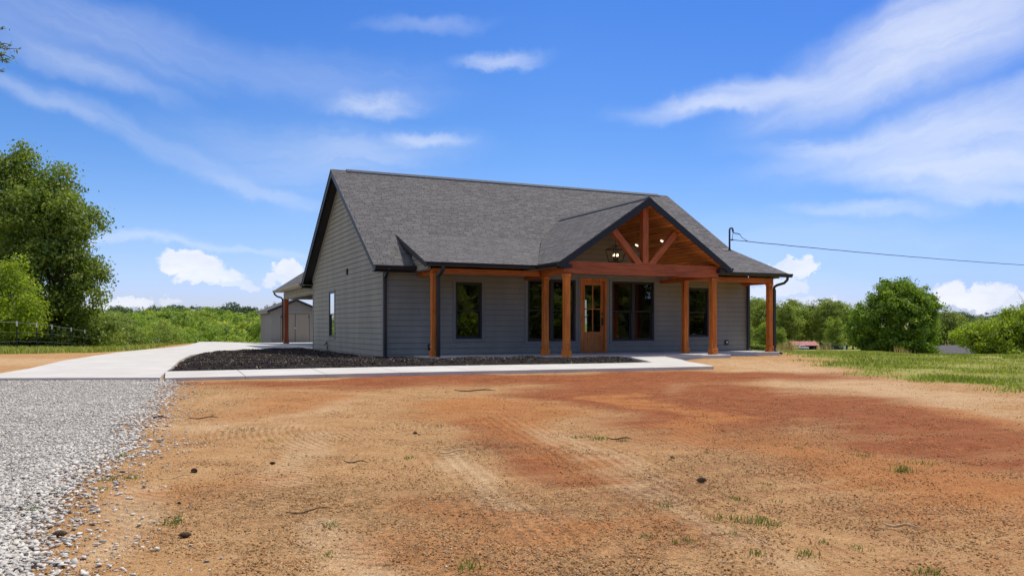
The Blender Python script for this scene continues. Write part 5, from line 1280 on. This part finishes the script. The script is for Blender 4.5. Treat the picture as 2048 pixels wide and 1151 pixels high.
# ------------------------------------------------------------------ wire fence
M['post_green'] = plain('dark_steel_post', (0.030, 0.040, 0.030), .6, .3); M['wire'] = plain('fence_wire', (0.30, 0.31, 0.30), .5, .4)
us = [34, 74, 105, 142.5, 170, 198, 221, 242, 260, 277, 291, 302, 311, 319]; ups = [-60, -12]
bases = []
for u in ups + us:
    Z = 17884.0 / (560 - u); p = at(u, 653, Z); zg_ = float(ground(p[0], p[1])); bases.append((p[0], p[1], zg_))
FN = empty('wire_fence', bases[0], 'wire fence on dark steel posts with white tops beyond the driveway', 'fence'); B0 = np.array(bases[0])
tops = []
for i, bp in enumerate(bases):
    q = np.array(bp) - B0; hgt = 1.30; ln = RNG.normal(0, .02, 2)
    tpt = q + np.array([ln[0], ln[1], hgt]); tops.append((q, tpt))
    d = (tpt - q); mid = q + d * .84
    b = MB().bar(q - np.array([0, 0, .2]), mid, .05, .012, (0, 1, 0)).bar(q - np.array([0, 0, .2]), mid, .012, .045, (0, 1, 0)); po = b.build('post', M['post_green'], FN)
    MB().bar(mid, tpt, .052, .03, (0, 1, 0)).build('post_tip', M['white'], po)
for j, s in enumerate((.96, .66, .36)):
    b = MB()
    for (q0, t0_), (q1, t1_) in zip(tops[:-1], tops[1:]):
        a = q0 + (t0_ - q0) * s; c = q1 + (t1_ - q1) * s; m_ = (a + c) / 2 - np.array([0, 0, .02]); b.tube([a, m_, c], .006 if j == 0 else .0025, 4)
    b.build('wire', M['wire'], FN)

# ------------------------------------------------------------------ far right: barns, truck, houses, hedge, lane
def local_frame(u, Z): 
    p = gpt(u, Z); return p, math.atan2(RGT[1], RGT[0])
M['red_metal'] = plain('faded_red_metal_roof', (0.40, 0.125, 0.115), .5, .3, .15, .6); M['rust_metal'] = plain('rusty_metal_roof', (0.42, 0.19, 0.12), .6, .2, .2, .8)
M['barn_wood'] = plain('dark_barn_boards', (0.085, 0.062, 0.050), .85, .1, .3, 2); M['barn_grey'] = plain('grey_barn_boards', (0.26, 0.23, 0.21), .85, .1, .3, 2)
M['barn_dark'] = plain('barn_bay_shade', (0.012, 0.011, 0.011), .9, .1)
def barn(u, Z, w, wall, rise, depth, roofm, wallm, label, bays):
    p, rz = local_frame(u, Z); T = empty('barn', p, label, 'barn', None, rz)
    b = MB().box(-w/2, w/2, .2, depth, -.6, wall); b.prism([(-w/2, .2, wall), (-w/2, depth, wall), (-w/2, depth / 2, wall + rise - .1)], (w, 0, 0)); b.build('wall', M[wallm], T)
    bb = MB()
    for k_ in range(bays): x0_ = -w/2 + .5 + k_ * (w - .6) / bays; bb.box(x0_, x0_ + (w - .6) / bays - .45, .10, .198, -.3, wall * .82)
    bb.build('bay_shade_panel', M['barn_dark'], T)  # near-black panels on the wall stand for the shade inside the bays
    for sgn in (0, 1):
        y0_ = -.5 if sgn == 0 else depth + .5; b = MB().prism([(-w/2 - .3, y0_, wall - .15), (w/2 + .3, y0_, wall - .15), (w/2 + .3, depth / 2, wall + rise), (-w/2 - .3, depth / 2, wall + rise)], (0, 0, -.08))
        ny = 14
        for k_ in range(ny): xx = -w/2 + w * k_ / (ny - 1); b.bar((xx, y0_, wall - .13), (xx, depth / 2, wall + rise + .02), .06, .05)
        b.build('roof', M[roofm], T)
    return T
barn(1611, 310, 9.6, 1.75, 1.35, 7, 'red_metal', 'barn_wood', 'long low barn with a faded red metal roof', 3)
barn(1560, 318, 8.2, 1.6, 1.0, 6, 'rust_metal', 'barn_grey', 'grey shed barn with rusty roof beside the red roofed barn', 2)
# white pickup truck
def truck():
    p = gpt(1603, 300); T = empty('pickup_truck', p, 'white crew cab pickup truck parked before the red roofed barn', 'truck', None, math.atan2(RGT[1], RGT[0]))
    prof = [(-2.35, .45), (2.35, .45), (2.38, .75), (2.30, .98), (1.15, 1.05), (.62, 1.60), (-.75, 1.62), (-.92, 1.02), (-2.38, 1.02)]
    MB().prism([(x, -.9, z) for x, z in prof], (0, 1.8, 0)).build('body', M['white'], T, .05)
    gl_ = MB()
    for yy in (-.905, .905): gl_.prism([(-.70, yy, 1.08), (.0, yy, 1.08), (.0, yy, 1.52), (-.66, yy, 1.52)], (0, .01 if yy > 0 else -.01, 0)).prism([(.08, yy, 1.08), (.92, yy, 1.08), (.52, yy, 1.52), (.08, yy, 1.52)], (0, .01 if yy > 0 else -.01, 0))
    gl_.build('side_window', M['black'], T)
    for x in (-1.5, 1.5):
        for yy in (-.82, .82):
            w_ = MB().tube([(x, yy - .1, .36), (x, yy + .1, .36)], .37, 16).build('wheel', M['black'], T); MB().tube([(x, yy - .11, .36), (x, yy + .11, .36)], .2, 12).build('rim', M['flash'], w_)
    MB().box(2.36, 2.42, -.8, .8, .5, .66).box(-2.44, -2.38, -.8, .8, .5, .66).build('bumper', M['flash'], T)
truck()
# dark outbuilding with a pale door
p, rz = local_frame(1672, 322); T = empty('outbuilding', p, 'dark blue grey outbuilding with one pale door under the trees', 'outbuilding', None, rz)
M['dark_blue'] = plain('dark_blue_boards', (0.035, 0.045, 0.060), .8, .1, .2)
MB().box(-4.6, 4.6, 0, 5, -.6, 2.1).build('wall', M['dark_blue'], T); MB().prism([(-4.9, -.3, 2.1), (4.9, -.3, 2.1), (4.9, 2.5, 2.8), (-4.9, 2.5, 2.8)], (0, 0, -.1)).prism([(-4.9, 5.3, 2.1), (4.9, 5.3, 2.1), (4.9, 2.5, 2.8), (-4.9, 2.5, 2.8)], (0, 0, -.1)).build('roof', M['barn_wood'], T); MB().box(2.9, 3.8, -.06, -.002, -.1, 1.8).build('door', M['white'], T)
# parked utility cart beside it
p, rz = local_frame(1656, 312); T = empty('parked_trailer', p, 'small pale flat trailer parked before the dark outbuilding', 'trailer', None, rz)
MB().box(-1.3, 1.3, -.7, .7, .45, .60).box(-1.3, -1.22, -.7, .7, .6, .95).box(1.22, 1.3, -.7, .7, .6, .95).bar((1.3, 0, .5), (2.3, 0, .4), .08, .08).build('bed', M['barn_grey'], T)
for yy in (-.75, .75): MB().tube([(0, yy - .08, .3), (0, yy + .08, .3)], .3, 14).build('wheel', M['black'], T)
# gravel lane
pts = [gpt(u, Z_) for u, Z_ in [(1640, 300), (1692, 300), (1684, 250), (1668, 205), (1630, 205), (1655, 250)]]
def strip(name, L_, R_, mat, up=.03):
    vs, fs = [], []
    for (a, c) in zip(L_, R_):
        for s in np.linspace(0, 1, 5): q = a * (1 - s) + c * s; vs.append((q[0], q[1], float(ground(q[0], q[1])) + up))
    for i in range(len(L_) - 1):
        for j in range(4): fs.append((i * 5 + j, i * 5 + j + 1, (i + 1) * 5 + j + 1, (i + 1) * 5 + j))
    return MB().add(vs, fs).build(name, mat)
lane = strip('lane', [gpt(u, Z_) for u, Z_ in [(1560, 180), (1600, 200), (1635, 225), (1648, 255), (1645, 290), (1600, 304)]], [gpt(u, Z_) for u, Z_ in [(1590, 172), (1640, 190), (1670, 215), (1690, 250), (1705, 290), (1700, 306)]], M['concrete'], .10)
tag(lane, 'pale gravel lane leading to the barns', 'lane', kind='structure')
# hedge
rng = np.random.default_rng(91); p0_, p1_ = gpt(1440, 118), gpt(1538, 112); HB = empty('clipped_hedge', p0_, 'low dark clipped hedge seen past the porch end post', 'hedge')
n_ = 7000; s_ = rng.uniform(0, 1, n_); c = (p0_[None] * (1 - s_[:, None]) + p1_[None] * s_[:, None]) - p0_; c[:, :2] += rng.uniform(-.45, .45, (n_, 2)); c[:, 2] += rng.uniform(-.2, .62, n_)
v, f = leaf_quads(c, rng.uniform(.10, .2, n_), rng); np_mesh('foliage', v, f, M['leaf_maple'], HB, {'rnd': np.repeat(rng.uniform(0, .8, n_), 4)})
MB().bar((0, 0, .1), p1_ - p0_ + np.array([0, 0, .1]), .5, .5).build('stem', M['bark'], HB)
# brick house with a grey hip roof
p = gpt(1925, 150); rz = math.atan2(RGT[1], RGT[0]) ; T = empty('brick_house', p, 'low brick house with grey hip roof between the maple and thicket', 'house', None, rz)
def brick_mat():
    m, nt = new_mat('red_brick'); k = N(nt); o = k.obj()
    b_ = k.n('ShaderNodeTexBrick', {'Vector': k.mapping(o, rot=(PI/2, 0, 0)), 'Color1': (.22, .075, .05, 1), 'Color2': (.30, .11, .07, 1), 'Mortar': (.35, .3, .26, 1), 'Scale': 1.0, 'Mortar Size': .012, 'Brick Width': .22, 'Row Height': .075}); k.out(b_.outputs[0], .85, .1); return m
M['brick'] = brick_mat()
ze = 653; zroof = float(at(1900, 705, 150)[2] - p[2]); zr = float(at(1900, 690.5, 150)[2] - p[2])
MB().box(-4.6, 12, .3, 8, -1.5, zroof - .05).build('wall', M['brick'], T)
hp = [(-5.2, -.3, zroof - .1), (12.6, -.3, zroof - .1), (12.6, 8.6, zroof - .1), (-5.2, 8.6, zroof - .1), (-1.6, 4.1, zr), (9, 4.1, zr)]
M['grey_roof'] = plain('grey_roof_shingles', (0.115, 0.108, 0.110), .9, .1, .2, 2)
MB().add(hp, [(0, 1, 5, 4), (1, 2, 5), (2, 3, 4, 5), (3, 0, 4), (3, 2, 1, 0)]).build('roof', M['grey_roof'], T)
for x_ in (-3.2, .4): w_ = MB().box(x_, x_ + 1.0, .24, .298, zroof - 1.5, zroof - .35).build('window', M['white'], T); MB().box(x_ + .08, x_ + .92, .20, .238, zroof - 1.42, zroof - .43).build('pane', M['black'], w_)

# ------------------------------------------------------------------ sky and sun
SUN_EL = math.radians(64); sun_dir = nrm((math.cos(SUN_EL) * 1.0, math.cos(SUN_EL) * 0.16, math.sin(SUN_EL)))
W = bpy.data.worlds.new('World'); SC.world = W; W.use_nodes = True; nt = W.node_tree; nt.nodes.clear(); k = N(nt)
sky = k.n('ShaderNodeTexSky', None, sky_type='NISHITA'); sky.sun_disc = False; sky.sun_elevation = math.asin(sun_dir[2]); sky.sun_rotation = math.atan2(sun_dir[0], sun_dir[1])
sky.altitude = 200; sky.air_density = 1.0; sky.dust_density = 0.6; sky.ozone_density = 2.5
gen = k.n('ShaderNodeTexCoord').outputs['Generated']
sep = k.n('ShaderNodeSeparateXYZ', {0: gen})
fw = k.n('ShaderNodeVectorMath', {0: gen, 1: tuple(FWD)}, operation='DOT_PRODUCT').outputs['Value']; rt = k.n('ShaderNodeVectorMath', {0: gen, 1: tuple(RGT)}, operation='DOT_PRODUCT').outputs['Value']
azm = k.math('ARCTAN2', rt, fw); el = k.math('ARCSINE', k.math('MULTIPLY', sep.outputs[2], .9999))
P = k.n('ShaderNodeCombineXYZ', {0: azm, 1: el, 2: 0.0}).outputs[0]
def dirpx(u, v): X = (u - 1024) / F_PX; Y = (653 - v) / F_PX; return math.atan(X), math.atan(Y / math.hypot(1, X))
def vsub(a, b): return k.n('ShaderNodeVectorMath', {0: a, 1: b}, operation='SUBTRACT').outputs[0]
def vadd(a, b): return k.n('ShaderNodeVectorMath', {0: a, 1: b}, operation='ADD').outputs[0]
def vscl(a, f): return k.n('ShaderNodeVectorMath', {0: a, 3: f}, operation='SCALE').outputs[0]
WARP = vsub(k.noise(P, 5.0, 5, .6, out='Color'), (.5, .5, .5))
WF = vsub(k.noise(P, 16.0, 5, .65, out='Color'), (.5, .5, .5))
PW = {'big': vadd(vadd(P, vscl(WARP, .085)), vscl(WF, .014)), 'small': vadd(vadd(P, vscl(WARP, .060)), vscl(WF, .034))}
STK = {}
for key, ang, sc2 in (('up', .30, (2.6, 26, 1)), ('flat', .02, (3.5, 34, 1)), ('down', -.30, (2.6, 30, 1)), ('fine', .03, (9, 60, 1))):
    STK[key] = k.remap(k.noise(k.mapping(PW['small'], rot=(0, 0, -ang), scale=(1, 1, 1)) if False else k.mapping(k.mapping(PW['small'], rot=(0, 0, -ang)), scale=sc2), 1.0, 6, .62, .4), .30, .72)
def wisp(u, v, w, h, ang, amt, key='flat', soft=1.0):
    """soft streak of high cloud: centre, half length and half width in sky angle, tilt"""
    a, e = dirpx(u, v); w, h = w / F_PX, h / F_PX
    q = k.mapping(PW['big' if w > .10 else 'small'], (a, e, 0), (0, 0, ang), (w, h, 1), 'TEXTURE')
    ln = k.n('ShaderNodeVectorMath', {0: k.n('ShaderNodeVectorMath', {0: q, 1: (1, 1, 0)}, operation='MULTIPLY').outputs[0]}, operation='LENGTH').outputs['Value']
    m_ = k.n('ShaderNodeMapRange', {0: ln, 1: 0.0, 2: 1.0, 3: 1.0, 4: 0.0}, interpolation_type='SMOOTHERSTEP').outputs[0]
    return k.math('MULTIPLY', k.math('MULTIPLY', m_, k.math('ADD', k.math('MULTIPLY', STK[key], .7), .3)), amt)
cl = None
def addc(x):
    global cl; cl = x if cl is None else k.math('ADD', cl, x)
for a in [(1470, 200, 300, 46, .08, 1.2, 'flat'), (1420, 215, 150, 24, -.12, .7, 'fine'), (1740, 125, 380, 105, .40, 1.1, 'up'), (1930, 50, 300, 140, .35, 1.1, 'up'), (1860, 265, 440, 66, .18, 1.2, 'up'), (1990, 300, 340, 80, .0, 1.5, 'flat'), (1690, 290, 280, 24, .04, .5, 'fine'), (1930, 375, 260, 26, -.1, .8, 'flat'), (1900, 335, 300, 36, -.05, .8, 'fine'),
        (1000, 117, 140, 26, .03, 1.0, 'fine'), (745, 217, 150, 36, .06, .95, 'fine'), (850, 286, 120, 24, -.06, .8, 'fine'), (720, 175, 300, 90, .0, .2, 'flat'), (300, 290, 460, 34, -.33, .42, 'down'), (60, 200, 190, 24, -.38, .5, 'down'), (560, 385, 230, 18, -.22, .55, 'down'), (190, 160, 240, 34, -.18, .5, 'down'), (850, 45, 200, 26, .05, .3, 'flat'), (280, 476, 190, 20, -.05, .8, 'fine'), (520, 500, 300, 12, -.08, .6, 'fine'), (1740, 412, 240, 24, 0, .6, 'fine'), (120, 60, 380, 100, -.2, .5, 'down'), (420, 130, 380, 80, -.2, .25, 'down'), (600, 320, 380, 90, -.1, .55, 'flat'), (760, 300, 300, 60, 0, .3, 'flat'), (1650, 480, 560, 80, .0, .2, 'flat'), (1650, 600, 560, 60, 0, .3, 'flat')]:
    a = list(a); a[5] *= .62 if a[0] < 720 else .85; addc(wisp(*a))
# heaped cumulus near the skyline
CP = vadd(P, vscl(vsub(k.noise(P, 38.0, 8, .64, out='Color'), (.5, .5, .5)), .040))
def cumulus(u, v, w, h, amt, seed):
    a, e = dirpx(u, v); w, h = w / F_PX, h / F_PX
    p = CP
    q = k.n('ShaderNodeSeparateXYZ', {0: k.mapping(p, (a, e, 0), (0, 0, 0), (w, h, 1), 'TEXTURE')})
    yy = q.outputs[1]; yd = k.math('MAXIMUM', yy, k.math('MULTIPLY', yy, -1.5))
    d = k.math('SQRT', k.math('ADD', k.math('POWER', k.math('ABSOLUTE', q.outputs[0]), 2.0), k.math('POWER', yd, 2.0)))
    return k.math('MULTIPLY', k.remap(d, .98, .78), amt)
cu = None
for i, a in enumerate([(380, 526, 62, 30, 1.0), (420, 552, 70, 26, .85), (465, 570, 56, 12, .55), (572, 538, 36, 26, .95), (566, 562, 46, 20, .8), (248, 610, 55, 13, .8), (200, 614, 44, 10, .7), (345, 600, 26, 7, .5), (1600, 538, 42, 22, .9), (1560, 535, 60, 16, .75), (1575, 575, 45, 24, .7), (1530, 585, 50, 14, .6), (1905, 590, 40, 28, 1.0), (1975, 594, 46, 30, 1.0), (1940, 604, 70, 20, .95), (2010, 604, 40, 16, .8), (1620, 605, 60, 10, .4)]):
    x = cumulus(*a, seed=i * .71); cu = x if cu is None else k.math('MAXIMUM', cu, x)
# sky colour first; the out-of-view cloud added to fill the shade comes last
hs = k.n('ShaderNodeHueSaturation', {'Hue': 0.508, 'Saturation': 1.30, 'Value': 1.0, 'Color': sky.outputs[0]}).outputs[0]
tint = k.mix(1.0, hs, k.ramp(k.math('MAXIMUM', sep.outputs[2], 0.0), [(0.0, (.92, .93, 1.5)), (.045, (.89, .93, 1.47)), (.12, (.98, 1.02, 1.24)), (.21, (.86, .995, 1.19)), (.37, (.74, .96, 1.24)), (1.0, (.85, .98, 1.2))]), 'MULTIPLY')
tint = k.mix(k.math('MULTIPLY', k.remap(rt, .05, .50), k.remap(fw, .2, .5)), tint, k.mix(1.0, tint, (.68, .76, .87, 1), 'MULTIPLY'))
sc_ = k.math('SUBTRACT', 1.0, k.math('EXPONENT', k.math('MULTIPLY', cl, -1.25)))
shade = k.noise(k.mapping(P, scale=(14, 30, 1)), 1.0, 5, .6)
cwhite = k.mix(k.remap(shade, .3, .7), (6.0, 6.4, 7.5, 1), (7.8, 7.9, 8.1, 1))
c = k.mix(k.math('MULTIPLY', sc_, .86), tint, (6.6, 7.0, 7.9, 1)); c = k.mix(k.math('MULTIPLY', cu, .93), c, cwhite)
# unseen bright broken cloud, added left and high above to lift the shade
side = k.math('MAXIMUM', k.remap(rt, -.57, -.90), k.remap(el, .55, .8))
brk = k.remap(k.noise(gen, 2.6, 6, .6, .3), .38, .56)
c = k.mix(k.math('MULTIPLY', k.math('MULTIPLY', side, brk), .9), c, (8.6, 8.4, 8.0, 1))
bg = k.n('ShaderNodeBackground', {'Color': c, 'Strength': 0.13}); k.n('ShaderNodeOutputWorld', {'Surface': bg.outputs[0]})
ld = bpy.data.lights.new('sun', 'SUN'); ld.energy = 4.0; ld.angle = math.radians(.53); ld.color = (1.0, .93, .81)
so = bpy.data.objects.new('sun', ld); COL.objects.link(so); so.rotation_euler = Vector(sun_dir).to_track_quat('Z', 'Y').to_euler(); so.location = (20, 5, 40)

# ------------------------------------------------------------------ camera
cd = bpy.data.cameras.new('camera'); cd.sensor_width = 36; cd.lens = F_PX / 2048 * 36; cd.shift_y = (653 - 575.5) / 2048; cd.clip_end = 6000; cd.clip_start = .05
co_ = bpy.data.objects.new('camera', cd); COL.objects.link(co_); co_.location = CAM
co_.rotation_euler = (PI / 2, 0, math.atan2(FWD[1], FWD[0]) - PI / 2); SC.camera = co_
vs_ = SC.view_settings; vs_.view_transform = 'Standard'; vs_.look = 'None'; vs_.exposure = 0.0; vs_.gamma = 1.0; vs_.use_curve_mapping = False
